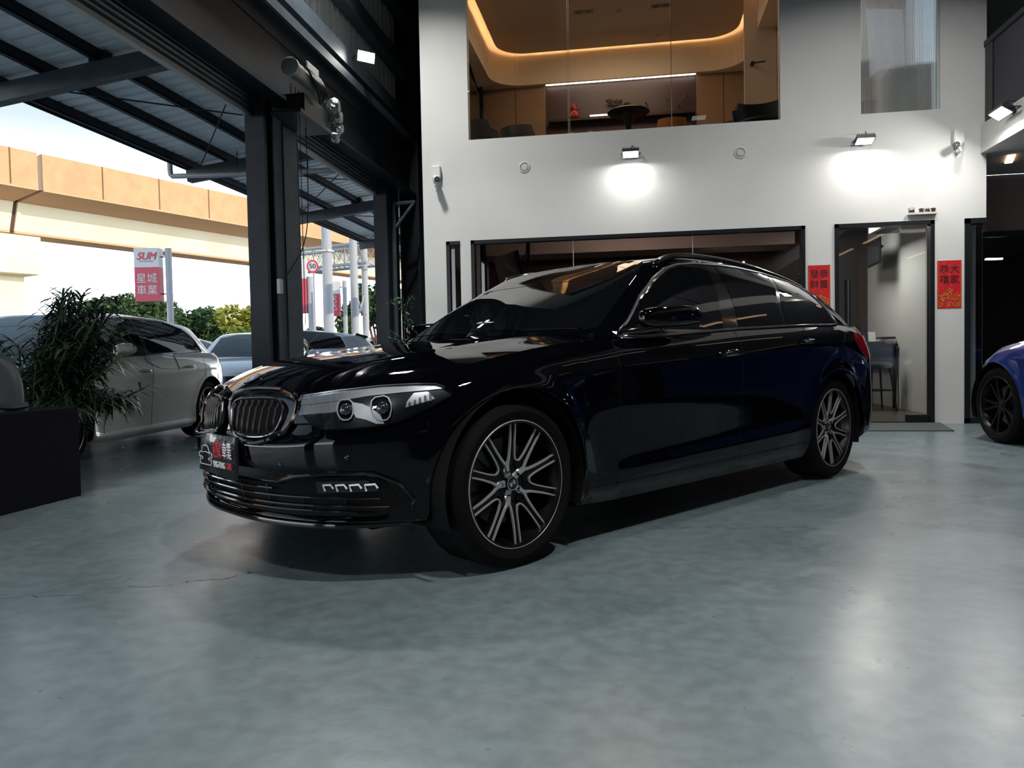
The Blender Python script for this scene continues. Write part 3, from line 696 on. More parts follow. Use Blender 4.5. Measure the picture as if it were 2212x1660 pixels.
    for j in range(nV+1):
        for i in range(nU+1):
            a, c = i/nU, j/nV; p = (Vector(pc[0])*(1-a)+Vector(pc[1])*a)*(1-c)+(Vector(pc[3])*(1-a)+Vector(pc[2])*a)*c
            p.x += -.012+.004*math.sin(a*9+c*5)*math.sin(c*6+.5)-.010*math.sin(PI*a)*math.sin(PI*c); v.append(p)
    nf = len(v); v += [p+Vector((.016, 0, 0)) for p in v]
    f = grid_faces(nV+1, nU+1)+grid_faces(nV+1, nU+1, nf, True)
    bd = [i for i in range(nU+1)]+[(j+1)*(nU+1)-1 for j in range(1, nV+1)]+[nV*(nU+1)+i for i in range(nU-1, -1, -1)]+[j*(nU+1) for j in range(nV-1, 0, -1)]
    f += [(bd[i], bd[(i+1) % len(bd)], nf+bd[(i+1) % len(bd)], nf+bd[i]) for i in range(len(bd))]
    vinyl = pbr('plate_vinyl', (.016, .018, .022), .28, coat=.3, bump=(18, .5, .01))
    pl = mesh('plate_cover', [cxf(p) for p in v], f, vinyl, root, True, angle=50); tag(pl, 'black vinyl plate cover printed with a white car outline and lettering')
    cl = cxf((-.013, 0, .48)); xd, up = (0, -1, 0), (0.02, 0, 1)
    xd = (0, 1, 0)   # text runs to the car's left seen from the front
    wt = pbr('print_white', (.72, .72, .72), .5); rd = pbr('print_red', (.55, .03, .06), .5)
    P0 = lambda y, z, o=0: cxf((-.0195+.02*abs(y), y, z))
    text('plate_characters', '迎風', rd, P0(.045, .502), xd, up, .072, pl, .0012, sx=.62, bold=.001)
    text('plate_characters', '車業', wt, P0(.136, .502), xd, up, .072, pl, .0012, sx=.62, bold=.001)
    text('plate_lettering', 'YING-FONG', wt, P0(.062, .445), xd, up, .036, pl, .0012, sx=.60, bold=.0012)
    text('plate_lettering', 'CAR', rd, P0(.152, .445), xd, up, .036, pl, .0012, sx=.66, bold=.0012)
    cr = [[(.12, .3), (.08, .1), (.12, 0)], [(.88, .3), (.92, .1), (.88, 0)], [(.12, 0), (.88, 0)], [(.0, .55), (.1, .62), (.22, .66), (.30, .92), (.42, 1.0), (.5, .94), (.58, 1.0), (.70, .92), (.78, .66), (.9, .62), (1, .55)], [(.2, .6), (.5, .66), (.8, .6)], [(.12, .3), (.02, .42), (.1, .62)], [(.88, .3), (.98, .42), (.9, .62)], [(.14, .42), (.30, .30), (.2, .24)], [(.86, .42), (.70, .30), (.8, .24)]]
    strokes('plate_car_outline', cr, wt, P0(-.075, .478), xd, up, .082, .0030, pl, .0015, sx=1.75)
    # badge
    P = on_hull(bv, [(.165, 0, .79)], TOP, .0)[0]; n = Vector((-.45, 0, .9)).normalized(); a = Vector((0, 1, 0)); b = a.cross(n).normalized(); m = MB()
    def disc(r0, r1, h, mi, a0=0, a1=2*PI, k=32):
        v = []; N = k
        for i in range(N+1):
            an = a0+(a1-a0)*i/N; e = a*math.cos(an)+b*math.sin(an); v += [P+n*h+e*r0, P+n*h+e*r1]
        m.add([tuple(x) for x in v], [(2*i, 2*i+1, 2*i+3, 2*i+2) for i in range(N)], mi)
    m.cyl(P-n*.004, P+n*.006, .041, 32, 0); disc(.024, .0265, .0075, 1); disc(.038, .041, .0075, 1)
    for q in range(4): disc(.0001, .024, .0070, 1 if q % 2 else 2, q*PI/2, q*PI/2+PI/2, 8)
    m.build('hood_badge', [gloss, pbr('badge_silver', (.7, .7, .72), .25, .6), pbr('badge_blue', (.03, .12, .35), .3)], root, xf=cxf)
    # side details
    for sg in (1, -1):
        my = lambda v: [(p[0], sg*p[1], p[2]) for p in v]
        for x in (1.50, 2.60, 3.44):
            top = {1.50: .93, 2.60: 1.0, 3.44: 1.035}[x]; z0 = .255 if x < 3 else .36
            P = on_hull(bv, [(x, 0, z) for z in np.linspace(z0, top, 24)], SIDE, -.0005); m = MB(); m.tube(my(P), .0026, 5); m.build('door_gap', matte, root, xf=cxf)
        P = on_hull(bv, [(x, 0, .268+.006*(x-1.3)) for x in np.linspace(1.27, 3.42, 40)], SIDE, 0); m = MB(); m.tube(my(P), .0026, 5); m.build('sill_gap', matte, root, xf=cxf)
        for x0, z0 in ((2.34, .862), (3.28, .922)):
            h = MB(); P = on_hull(bv, [(x, 0, z0+.06*(x-x0)) for x in np.linspace(x0, x0+.19, 9)], SIDE, .0)
            ofs = [.004, .022, .034, .038, .038, .036, .030, .018, .004]; R_ = [.006, .012, .015, .016, .016, .016, .015, .012, .006]
            h.tube(my([p+Vector((0, o, 0)) for p, o in zip(P, ofs)]), R_, 12); dh = h.build('door_handle', paint, root, smooth=True, xf=cxf)
            h = MB(); h.tube(my([p+Vector((0, o+.010, .002)) for p, o in zip(P[1:-1], ofs[1:-1])]), .0055, 8); h.build('handle_insert', chrome, dh, smooth=True, xf=cxf)
        # mirror
        sec = [(1.655, .940, 1.036, .010, .016), (1.67, .945, 1.038, .030, .036), (1.715, .955, 1.042, .044, .046), (1.80, .965, 1.046, .052, .052), (1.93, .972, 1.054, .054, .054), (2.03, .972, 1.055, .050, .048), (2.085, .968, 1.053, .038, .036), (2.105, .964, 1.049, .022, .022)]
        v = []; K = 24
        for x, y, z, a_, c_ in sec:
            for k in range(K):
                an = 2*PI*k/K; ca, sa = math.cos(an), math.sin(an)
                v.append((x, y+a_*math.copysign(abs(ca)**.7, ca), z+c_*math.copysign(abs(sa)**.65, sa)))
        f = [(i*K+k, i*K+(k+1) % K, (i+1)*K+(k+1) % K, (i+1)*K+k) for i in range(len(sec)-1) for k in range(K)]+[tuple(range(K)), tuple((len(sec)-1)*K+k for k in range(K))]
        mr = mesh('wing_mirror', [cxf(p) for p in my(v)], f, paint, root, True, angle=45)
        m = MB(); m.tube(my([(1.60, .87, .972), (1.66, .93, .982), (1.76, .965, .992)]), [.016, .020, .016], 10); m.tube(my([(1.69, .985, 1.026), (1.80, 1.010, 1.028), (1.93, 1.020, 1.032), (2.05, 1.012, 1.034)]), .004, 6); m.build('mirror_arm', gloss, mr, smooth=True, xf=cxf)
        # air breather
        vt = [(1.03, 0, .790), (1.10, 0, .826), (1.22, 0, .838), (1.46, 0, .840), (1.44, 0, .808), (1.2, 0, .796)]
        v, f = drape(bv, [(1.17, 0, .60), (1.27, 0, .52), (1.345, 0, .34), (1.335, 0, .33), (1.265, 0, .36), (1.24, 0, .50)], SIDE, .03, .004, .004); cmesh('air_breather', my(v), f, gloss, root)
        # rail
        P = [(2.215, .612, 1.362), (2.28, .606, 1.392), (2.38, .600, 1.420), (2.52, .598, 1.438), (2.8, .596, 1.446), (3.1, .594, 1.437), (3.45, .588, 1.414), (3.83, .578, 1.368), (4.03, .570, 1.336), (4.16, .562, 1.305)]
        P = smooth_open(P, 2); m = MB(); m.tube(my(P), [.007+.009*min(1, i/4, (len(P)-1-i)/4) for i in range(len(P))], 10); m.build('roof_rail', gloss, root, smooth=True, xf=cxf)
        # tail lamp
        tl = [(4.22, 0, .985), (4.34, 0, .985), (4.60, 0, .93), (4.60, 0, .80), (4.36, 0, .80), (4.24, 0, .86), (4.18, 0, .93)]
        v, f = drape(bv, tl, SIDE, .04, .006, .006); cmesh('tail_light', my(v), f, pbr('tail_red', (.20, .006, .012), .12, coat=1), root)
    for (xc, yc, st) in ((.862, .905, 0), (3.837, .905, 0)):
        make_wheel(root, (XM-xc, yc, .345), 1, steer=st); make_wheel(root, (XM-xc, -yc, .345), -1, steer=st)
    return root
# ================================================================ SETTING
WY = 9.4
white = pbr('wall_white_paint', (.60, .61, .60), .75, noise=(1.2, (.56, .575, .57), 4), bump=(60, .08, .002))
dsteel = pbr('steel_dark_paint', (.014, .019, .027), .55, spec=.3, noise=(6, (.010, .013, .019), 4))
dsteel2 = pbr('steel_blue_grey', (.055, .072, .090), .5, spec=.35, noise=(5, (.038, .050, .062), 4))
blackf = pbr('frame_black', (.008, .010, .013), .35)
dark = pbr('dark_wall', (.014, .015, .018), .7); darkgrey = pbr('dark_grey_wall', (.022, .024, .027), .8)
# ---- floor
def floor_mat():
    m = bpy.data.materials.new('floor_epoxy'); m.use_nodes = True; n = m.node_tree; b = n.nodes['Principled BSDF']; L = n.links.new
    tc = n.nodes.new('ShaderNodeTexCoord'); mp = n.nodes.new('ShaderNodeMapping'); mp.inputs['Scale'].default_value = (1, 1, 1); L(tc.outputs['Object'], mp.inputs[0])
    def noise(sc, det=5, dist=0, rough=.55):
        t = n.nodes.new('ShaderNodeTexNoise'); t.inputs['Scale'].default_value = sc; t.inputs['Detail'].default_value = det; t.inputs['Distortion'].default_value = dist; t.inputs['Roughness'].default_value = rough; L(mp.outputs[0], t.inputs['Vector']); return t
    def ramp(src, p0, c0, p1, c1):
        r = n.nodes.new('ShaderNodeValToRGB'); r.color_ramp.elements[0].position = p0; r.color_ramp.elements[0].color = c0; r.color_ramp.elements[1].position = p1; r.color_ramp.elements[1].color = c1; L(src, r.inputs[0]); return r
    a = noise(.9, 6, .6); c = ramp(a.outputs[0], .30, (.098, .134, .150, 1), .70, (.144, .184, .202, 1))
    s = noise(14, 6); c2 = ramp(s.outputs[0], .38, (.86, .86, .86, 1), .62, (1.10, 1.10, 1.10, 1))
    mx = n.nodes.new('ShaderNodeMix'); mx.data_type = 'RGBA'; mx.blend_type = 'MULTIPLY'; mx.inputs[0].default_value = 1; L(c.outputs[0], mx.inputs[6]); L(c2.outputs[0], mx.inputs[7])
    # fine dark specks and light scratches
    sp = noise(26, 1.5); c3 = ramp(sp.outputs[0], .755, (1, 1, 1, 1), .775, (.30, .30, .30, 1))
    mx2 = n.nodes.new('ShaderNodeMix'); mx2.data_type = 'RGBA'; mx2.blend_type = 'MULTIPLY'; mx2.inputs[0].default_value = .6; L(mx.outputs[2], mx2.inputs[6]); L(c3.outputs[0], mx2.inputs[7])
    # hairline cracks
    v = n.nodes.new('ShaderNodeTexVoronoi'); v.feature = 'DISTANCE_TO_EDGE'; v.inputs['Scale'].default_value = .42; v.inputs['Randomness'].default_value = 1
    wn = noise(3.2, 5); wv = n.nodes.new('ShaderNodeVectorMath'); wv.operation = 'MULTIPLY_ADD'; L(wn.outputs['Color'], wv.inputs[0]); wv.inputs[1].default_value = (.55, .55, 0); L(mp.outputs[0], wv.inputs[2]); L(wv.outputs[0], v.inputs['Vector'])
    cr_ = ramp(v.outputs[0], .0, (.25, .25, .25, 1), .0022, (1, 1, 1, 1))
    gate = noise(.35, 2); gr_ = ramp(gate.outputs[0], .52, (0, 0, 0, 1), .58, (.8, .8, .8, 1))
    mx3 = n.nodes.new('ShaderNodeMix'); mx3.data_type = 'RGBA'; mx3.blend_type = 'MULTIPLY'; L(gr_.outputs[0], mx3.inputs[0]); L(mx2.outputs[2], mx3.inputs[6]); L(cr_.outputs[0], mx3.inputs[7])
    L(mx3.outputs[2], b.inputs['Base Color'])
    rr = noise(2.2, 6, .3); rq = ramp(rr.outputs[0], .3, (.25, .25, .25, 1), .7, (.35, .35, .35, 1)); L(rq.outputs[0], b.inputs['Roughness'])
    b1 = noise(6, 3); b2 = noise(42, 4); ad = n.nodes.new('ShaderNodeMath'); ad.operation = 'MULTIPLY_ADD'; L(b2.outputs[0], ad.inputs[0]); ad.inputs[1].default_value = .30; L(b1.outputs[0], ad.inputs[2])
    bp = n.nodes.new('ShaderNodeBump'); bp.inputs['Strength'].default_value = .16; bp.inputs['Distance'].default_value = .006; L(ad.outputs[0], bp.inputs['Height']); L(bp.outputs[0], b.inputs['Normal'])
    b.inputs['Specular IOR Level'].default_value = 1.0
    return m
b = MB(); b.box((-7.4, -6.2, -.12), (9.0, 10.6, 0)); b.box((-7.4, 10.6, -.12), (-2.6, 20, 0)); struct('floor', b, floor_mat())
b = MB(); b.box((-70, -40, -.16), (-7.4, 120, -.02)); b.box((-7.4, 20, -.16), (30, 120, -.02)); struct('trim_asphalt_yard', b, pbr('asphalt', (.34, .34, .33), .85, noise=(3, (.28, .28, .28), 5)))
# hairline crack running from the left foreground to the bumper
cp = [(-2.72, 2.30), (-2.46, 2.36), (-2.30, 2.47), (-2.10, 2.50), (-1.98, 2.62), (-1.80, 2.66), (-1.72, 2.74), (-1.60, 2.76), (-1.56, 2.86), (-1.44, 2.90), (-1.42, 3.02), (-1.33, 3.10), (-1.36, 3.22), (-1.28, 3.33)]
rc_ = random.Random(2); q = []
for (x0, y0), (x1, y1) in zip(cp[:-1], cp[1:]):
    for k in range(7): t = k/7; q.append((x0+(x1-x0)*t+rc_.uniform(-.012, .012), y0+(y1-y0)*t+rc_.uniform(-.012, .012)))
b = MB(); v = []
for i, (x, y) in enumerate(q): w_ = .0026*(.4+rc_.random()); v += [(x-w_, y-w_, .0004), (x+w_, y+w_, .0004)]
b.add(v, [(2*i, 2*i+1, 2*i+3, 2*i+2) for i in range(len(q)-1)]); struct('trim_floor_crack', b, pbr('crack_dark', (.035, .045, .05), .8))
# ---- white back wall with its openings
def wall_with_holes(x0, x1, z0, z1, y0, y1, holes, name, mat):
    xs = sorted({x0, x1, *[h[0] for h in holes], *[h[1] for h in holes]}); zs = sorted({z0, z1, *[h[2] for h in holes], *[h[3] for h in holes]}); b = MB()
    def hole(x, z): return any(h[0] < x < h[1] and h[2] < z < h[3] for h in holes)
    idx = {}; 
    def V(i, j, k):
        key = (i, j, k)
        if key not in idx: idx[key] = len(b.v); b.v.append((xs[i], (y0, y1)[k], zs[j]))
        return idx[key]
    nx, nz = len(xs)-1, len(zs)-1; sol = [[not hole((xs[i]+xs[i+1])/2, (zs[j]+zs[j+1])/2) for j in range(nz)] for i in range(nx)]
    S = lambda i, j: 0 <= i < nx and 0 <= j < nz and sol[i][j]
    for i in range(nx):
        for j in range(nz):
            if not sol[i][j]: continue
            b.f.append((V(i, j, 0), V(i+1, j, 0), V(i+1, j+1, 0), V(i, j+1, 0))); b.f.append((V(i, j+1, 1), V(i+1, j+1, 1), V(i+1, j, 1), V(i, j, 1)))
            if not S(i-1, j): b.f.append((V(i, j, 0), V(i, j+1, 0), V(i, j+1, 1), V(i, j, 1)))
            if not S(i+1, j): b.f.append((V(i+1, j, 0), V(i+1, j, 1), V(i+1, j+1, 1), V(i+1, j+1, 0)))
            if not S(i, j-1): b.f.append((V(i, j, 0), V(i, j, 1), V(i+1, j, 1), V(i+1, j, 0)))
            if not S(i, j+1): b.f.append((V(i, j+1, 0), V(i+1, j+1, 0), V(i+1, j+1, 1), V(i, j+1, 1)))
    b.m = [0]*len(b.f); return struct(name, b, mat)
wall_with_holes(-2.60, 4.01, 0, 7.0, WY, WY+.12, [(-2.31, -2.13, .12, 2.35), (-1.99, 2.04, .12, 2.35), (2.37, 3.46, 0, 2.35), (-1.99, 1.77, 3.61, 6.2), (2.67, 3.52, 3.61, 6.2), (3.78, 4.01, 0, 2.35)], 'wall_back', white)
# black frames
def frame(name, x0, x1, z0, z1, t=.045, y0=WY-.015, y1=WY+.10, bottom=True, sides='lr'):
    b = MB(); 
    if 'l' in sides: b.box((x0, y0, z0), (x0+t, y1, z1))
    if 'r' in sides: b.box((x1-t, y0, z0), (x1, y1, z1))
    b.box((x0, y0, z1-t), (x1, y1, z1))
    if bottom: b.box((x0, y0, z0), (x1, y1, z0+t))
    return struct(name, b, blackf)
glassm = thin_glass('window_glass', (.93, .96, .96)); glassd = thin_glass('window_glass_tinted', (.52, .50, .50), 1.0)
f1 = frame('window_1', -2.31, -2.13, .12, 2.35, sides='l'); MB().box((-2.265, WY+.03, .16), (-2.13, WY+.038, 2.30)).build('window_pane', glassd, f1)
f2 = frame('window_2', -1.99, 2.04, .12, 2.35)
b = MB(); 
for x0, x1 in ((-1.945, -.703), (-.697, .743), (.749, 1.995)): b.box((x0, WY+.03, .165), (x1, WY+.038, 2.305))
b.build('window_pane', glassd, f2)
b = MB(); b.box((-.7045, WY+.026, .165), (-.6955, WY+.042, 2.305)); b.box((.7415, WY+.026, .165), (.7505, WY+.042, 2.305)); b.build('pane_joint', pbr('silicone', (.35, .36, .36), .4), f2)
f3 = frame('window_3', 3.78, 4.01, 0, 2.35, t=.06, y1=WY+.12, sides='l')
MB().box((3.99, WY+.06, .02), (4.0, 10.62, 2.29)).build('window_pane', glassm, f3)
MB().box((3.84, WY+.03, .05), (3.985, WY+.038, 2.29)).build('window_pane', glassm, f3)
# upper windows: frameless panes
u = MB(); 
for x0, x1 in ((-1.985, -.735), (-.715, .512), (.520, 1.765)): u.box((x0, WY+.02, 3.615), (x1, WY+.03, 6.2))
uw = struct('window_4', u, glassm); j = MB(); j.box((-.737, WY+.018, 3.612), (-.731, WY+.032, 6.2)); j.box((-.719, WY+.018, 3.612), (-.713, WY+.032, 6.2)); j.box((.512, WY+.018, 3.612), (.520, WY+.032, 6.2)); j.build('pane_joint', pbr('joint_tan', (.30, .24, .18), .4), uw)
# reeded glass
m = MB(); N = 84; x0, x1 = 2.675, 3.485; v = []; sg = 5
for i in range(N*sg+1):
    x = x0+(x1-x0)*i/(N*sg); t = (i % sg)/sg; d = .0042*math.sin(PI*t); v += [(x, WY+.018-d, 3.615), (x, WY+.018-d, 6.2)]
m.add(v, [(2*i, 2*i+2, 2*i+3, 2*i+1) for i in range(N*sg)])
def reeded():
    mt = bpy.data.materials.new('reeded_glass'); mt.use_nodes = True; n = mt.node_tree; n.nodes.clear(); o = n.nodes.new('ShaderNodeOutputMaterial')
    t = n.nodes.new('ShaderNodeBsdfTransparent'); t.inputs[0].default_value = (.80, .84, .84, 1); r = n.nodes.new('ShaderNodeBsdfRefraction'); r.inputs['IOR'].default_value = 1.12; r.inputs['Roughness'].default_value = .03; r.inputs[0].default_value = (.85, .88, .88, 1)
    g = n.nodes.new('ShaderNodeBsdfGlossy'); g.inputs['Roughness'].default_value = .06; a = n.nodes.new('ShaderNodeMixShader'); a.inputs[0].default_value = .72; c = n.nodes.new('ShaderNodeMixShader'); c.inputs[0].default_value = .10
    n.links.new(t.outputs[0], a.inputs[1]); n.links.new(r.outputs[0], a.inputs[2]); n.links.new(a.outputs[0], c.inputs[1]); n.links.new(g.outputs[0], c.inputs[2]); n.links.new(c.outputs[0], o.inputs[0]); return mt
rg = struct('window_5', m, reeded()); q_ = MB(); [q_.box((2.675+.81*i/84-.0012, WY+.008, 3.615), (2.675+.81*i/84+.0012, WY+.012, 6.2)) for i in range(60 if True else 0, 60)]; [q_.box((2.675+.81*i/84-.0013, WY+.010, 3.615), (2.675+.81*i/84+.0013, WY+.012, 6.2)) for i in range(1, 84)]; q_.build('rib_highlights', pbr('rib_highlight_grey', (.50, .48, .46), .25), rg); MB().box((3.487, WY+.005, 3.612), (3.515, WY+.03, 6.2)).build('window_edge', pbr('joint_pale', (.45, .5, .48), .3), rg)  # thin pale bars stand in for the highlights along the glass ribs
# ---- glass door
df = frame('door_1', 2.37, 3.46, 0, 2.35, bottom=False)
d = MB(); d.box((2.42, WY+.035, .02), (3.385, WY+.047, 2.285)); d.build('door_pane', glassm, df)
d = MB(); d.box((3.10, WY+.022, 2.22), (3.38, WY+.060, 2.30)); d.build('patch_fitting', pbr('brushed_steel', (.45, .46, .46), .35, .9), df, bevel=.004)
d = MB(); d.box((3.16, WY+.022, .015), (3.41, WY+.060, .10)); d.build('floor_hinge', blackf, df, bevel=.004)
d = MB()
for y in (WY-.03, WY+.11): d.cyl((2.52, y, .95), (2.52, y, 1.70), .016, 12)
d.cyl((2.52, WY-.03, 1.10), (2.52, WY+.11, 1.10), .010, 8); d.cyl((2.52, WY-.03, 1.55), (2.52, WY+.11, 1.55), .010, 8)
d.build('door_handle', blackf, df, smooth=True)
# ---- lounge behind the lower glass
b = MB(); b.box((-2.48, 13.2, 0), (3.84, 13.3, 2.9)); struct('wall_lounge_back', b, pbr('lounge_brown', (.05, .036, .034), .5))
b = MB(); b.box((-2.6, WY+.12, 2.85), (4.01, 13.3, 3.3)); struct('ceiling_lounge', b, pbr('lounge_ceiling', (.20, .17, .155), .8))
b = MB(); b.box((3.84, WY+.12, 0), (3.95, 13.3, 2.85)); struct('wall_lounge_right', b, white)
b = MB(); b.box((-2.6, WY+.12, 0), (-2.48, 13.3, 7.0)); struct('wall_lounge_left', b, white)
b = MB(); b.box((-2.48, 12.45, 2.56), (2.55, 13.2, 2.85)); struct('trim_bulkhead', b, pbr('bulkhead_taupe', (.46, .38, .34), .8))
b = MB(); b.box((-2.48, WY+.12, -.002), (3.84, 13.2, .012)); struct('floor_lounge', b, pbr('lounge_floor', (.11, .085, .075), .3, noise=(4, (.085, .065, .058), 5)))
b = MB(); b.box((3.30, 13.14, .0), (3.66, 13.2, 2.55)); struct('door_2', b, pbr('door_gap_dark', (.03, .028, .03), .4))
# ---- office upstairs
tan = pbr('office_tan_panel', (.30, .19, .12), .55); cream = pbr('office_cream', (.70, .58, .44), .8)
b = MB(); b.box((-2.6, WY+.12, 3.3), (4.01, 12.9, 3.45)); struct('floor_office', b, pbr('office_floor', (.10, .075, .06), .5))
b = MB()
for x0, x1 in ((-2.48, -1.86), (-1.85, -1.36), (1.085, 1.50), (1.51, 2.04)): b.box((x0, 12.60, 3.45), (x1, 12.68, 5.40))
b.box((-2.48, 12.68, 3.45), (2.04, 12.78, 6.9)); b.box((-1.36, 12.6, 5.36), (1.085, 12.70, 5.40)); struct('wall_office_back', b, tan)
b = MB(); b.box((-1.36, 12.66, 3.45), (1.085, 12.68, 5.36)); struct('trim_niche_back', b, pbr('niche_dark', (.075, .045, .045), .35))
b = MB(); b.box((2.04, WY+.12, 3.45), (2.14, 12.78, 6.9)); struct('wall_office_right', b, cream)
def rrect(x0, x1, y0, y1, r, n=10, back_only=True):
    P = [(x0, y0), (x1, y0)]
    for k in range(n+1): a = PI/2*k/n; P.append((x1-r+r*math.cos(a), y1-r+r*math.sin(a)))
    for k in range(n+1): a = PI/2+PI/2*k/n; P.append((x0+r+r*math.cos(a), y1-r+r*math.sin(a)))
    return P
RA = rrect(-2.08, 1.68, WY+.2, 12.42, .45); b = MB(); b.prism(RA, 5.83, 5.87); struct('ceiling_office', b, pbr('office_raft', (.62, .47, .36), .8))
b = MB(); b.box((-2.48, WY+.12, 6.10), (2.04, 12.78, 6.2)); struct('ceiling_office_cove', b, cream)
BB = rrect(-2.20, 1.78, WY+.12, 12.50, .50)[1:]; BB = [BB[0]]+BB[1:]; BB.append((-2.20, WY+.12)); b = MB(); v = []
for x, y in BB: v += [(x, y, 5.35), (x, y, 6.10)]
b.add(v, [(2*i, 2*i+2, 2*i+3, 2*i+1) for i in range(len(BB)-1)])
OUT = [(2.04, WY+.12)]+[(2.04, 12.60)]*12+[(-2.48, 12.60)]*11+[(-2.48, WY+.12)]; v = []
n_ = len(BB)
for k in range(n_): q = OUT[min(int(k*len(OUT)/n_), len(OUT)-1)]; v += [(BB[k][0], BB[k][1], 5.35), (q[0], q[1], 5.35)]
b.add(v, [(2*i, 2*i+2, 2*i+3, 2*i+1) for i in range(n_-1)]); struct('trim_cove_band', b, cream)
led = pbr('warm_led', (1, .8, .55), emit=(1, .66, .36), es=18.0)
b = MB(); C = [(x, y) for x, y in rrect(-2.02, 1.62, WY+.3, 12.36, .42)[1:]]+[(-2.02, WY+.3)]; b.tube([(x, y, 5.90) for x, y in C], .014, 6); o = struct('trim_cove_led', b, led)
b = MB(); b.box((-1.34, 12.55, 5.345), (1.07, 12.60, 5.375)); struct('trim_niche_led', b, pbr('white_led', (1, 1, 1), emit=(1, .86, .70), es=6))
b = MB(); b.box((-1.30, 12.50, 4.72), (1.05, 12.66, 4.76)); struct('trim_niche_shelf', b, pbr('niche_shelf', (.05, .03, .03), .3))
b = MB(); b.box((-.62, 12.485, 4.765), (-.26, 12.50, 4.785)); struct('trim_shelf_led', b, pbr('white_led2', (1, 1, 1), emit=(1, .9, .78), es=5))
# open office door (white leaf seen edge-on to the window)
od = MB(); od.box((1.60, 11.02, 3.46), (1.645, 11.06, 5.83)); od.box((1.645, 11.02, 3.46), (2.03, 11.06, 5.83)); dd = struct('door_3', od, pbr('office_door_white', (.62, .52, .46), .5)); 
h = MB(); h.cyl((1.70, 11.02, 4.86), (1.70, 10.95, 4.86), .026, 14); h.cyl((1.70, 10.955, 4.86), (1.87, 10.955, 4.87), .011, 10); h.build('door_handle', blackf, dd, smooth=True)
# room behind reeded glass
b = MB(); b.box((2.14, 11.6, 3.45), (4.01, 11.7, 6.9)); struct('wall_store_back', b, pbr('store_wall', (.52, .47, .44), .8)); 
b = MB(); b.box((2.14, WY+.12, 6.2), (4.01, 11.6, 6.3)); struct('ceiling_store', b, pbr('store_ceiling', (.35, .33, .33), .8))
# ---- side wall (shutter line) X = -3.4
def ibeam(b, p, q, w, h, t=.02, up=(0, 0, 1)):
    p, q = Vector(p), Vector(q); U = Vector(up); b.bar(p+U*(h/2-t/2), q+U*(h/2-t/2), w, t, up=up); b.bar(p-U*(h/2-t/2), q-U*(h/2-t/2), w, t, up=up); b.bar(p, q, t, h-2*t, up=up)
b = MB(); b.box((-3.52, -6, 3.42), (-3.40, 12.6, 4.18)); b.box((-3.52, -6, 4.18), (-3.30, 12.6, 4.30)); b.box((-3.44, -6, 3.40), (-3.28, 12.6, 3.44)); b.box((-3.40, -6, 4.02), (-3.385, 12.6, 4.05))
struct('trim_main_beam', b, dsteel)
b = MB(); b.box((-3.30, -6, 4.20), (-3.285, 12.6, 4.30)); b.box((-3.53, -6, 4.46), (-3.36, 12.6, 4.66)); b.box((-3.53, -6, 5.22), (-3.36, 12.6, 5.44)); b.box((-3.53, -6, 6.1), (-3.36, 12.6, 6.3)); struct('trim_wall_girts', b, dsteel2)
# corrugated cladding
def corr(b, a0, a1, z0, z1, X, pitch=.19, axis='y', depth=.035):
    a = a0; v = []; k = 0
    prof = [(0, 0), (.55, 0), (.65, 1), (.90, 1), (1.0, 0)]
    pts = []
    while a < a1:
        for t, d in prof[:-1]: pts.append((a+t*pitch, d*depth))
        a += pitch
    for p, d in pts:
        if axis == 'y': v += [(X+d, p, z0), (X+d, p, z1)]
        else: v += [(p, X-d, z0), (p, X-d, z1)]
    b.add(v, [(2*i, 2*i+2, 2*i+3, 2*i+1) for i in range(len(pts)-1)])
b = MB(); corr(b, -6, 12.6, 4.25, 7.0, -3.60); struct('wall_left', b, pbr('cladding_sheet', (.72, .74, .72), .5, 0))
b = MB(); corr(b, -6, 12.6, 4.25, 7.0, -3.68); b.box((-3.80, -6, 3.55), (-3.66, 12.6, 7.0)); struct('wall_left_outer', b, dark)
# shutters
def shutter(name, y0, y1):
    b = MB(); z = 3.26
    while z < 3.9: b.tube([(-3.585, y0, z), (-3.585, y1, z)], .026, 8); z += .05
    o = struct(name, b, pbr('shutter_slat', (.10, .11, .12), .35, .6), smooth=True, angle=50)
    m_ = MB(); m_.box((-3.61, y0, 3.21), (-3.555, y1, 3.245)); m_.build('bottom_bar', pbr('galvanised', (.42, .44, .45), .4, .7), o)
for i, (y0, y1) in enumerate(((-5.9, -.25), (-.05, 2.85), (3.30, 6.82), (7.52, 10.38))): shutter('door_shutter_%d' % (i+4), y0, y1)
def pillar(name, y0, y1, x0=-3.52, x1=-3.16):
    b = MB(); yc = (y0+y1)/2
    b.box((x0, y0+.05, 0), (x0+.03, y1-.05, 4.2)); b.box((x1-.03, y0+.05, 0), (x1, y1-.05, 4.2)); b.box((x0, yc-.015, 0), (x1, yc+.015, 4.2))
    for s, yy in ((-1, y0), (1, y1)):
        b.box((-3.64, yy-.02, 0), (-3.53, yy+.02, 3.5)); b.box((-3.53, min(yy, yc), 0), (-3.515, max(yy, yc), 3.5)) 
    struct(name, b, dsteel)
    return b
pillar('trim_post_1', -.35, .05); pillar('trim_post_2', 2.85, 3.30); 
b = MB(); b.box((-3.62, 6.80, 0), (-3.43, 6.84, 3.45)); b.box((-3.62, 6.84, 0), (-3.56, 7.12, 3.45)); b.box((-3.56, 6.93, 0), (-3.48, 6.96, 3.45)); b.box((-3.56, 7.03, 0), (-3.46, 7.06, 3.45)); b.box((-3.66, 7.50, 0), (-3.43, 7.54, 3.45)); struct('trim_post_3_guides', b, dsteel)
b = MB(); b.box((-3.74, 7.14, 0), (-3.72, 7.48, 3.42)); b.box((-3.415, 7.14, 0), (-3.395, 7.48, 3.42)); b.box((-3.72, 7.30, 0), (-3.415, 7.32, 3.42)); struct('trim_post_3', b, pbr('steel_blue_grey', (0, 0, 0)))
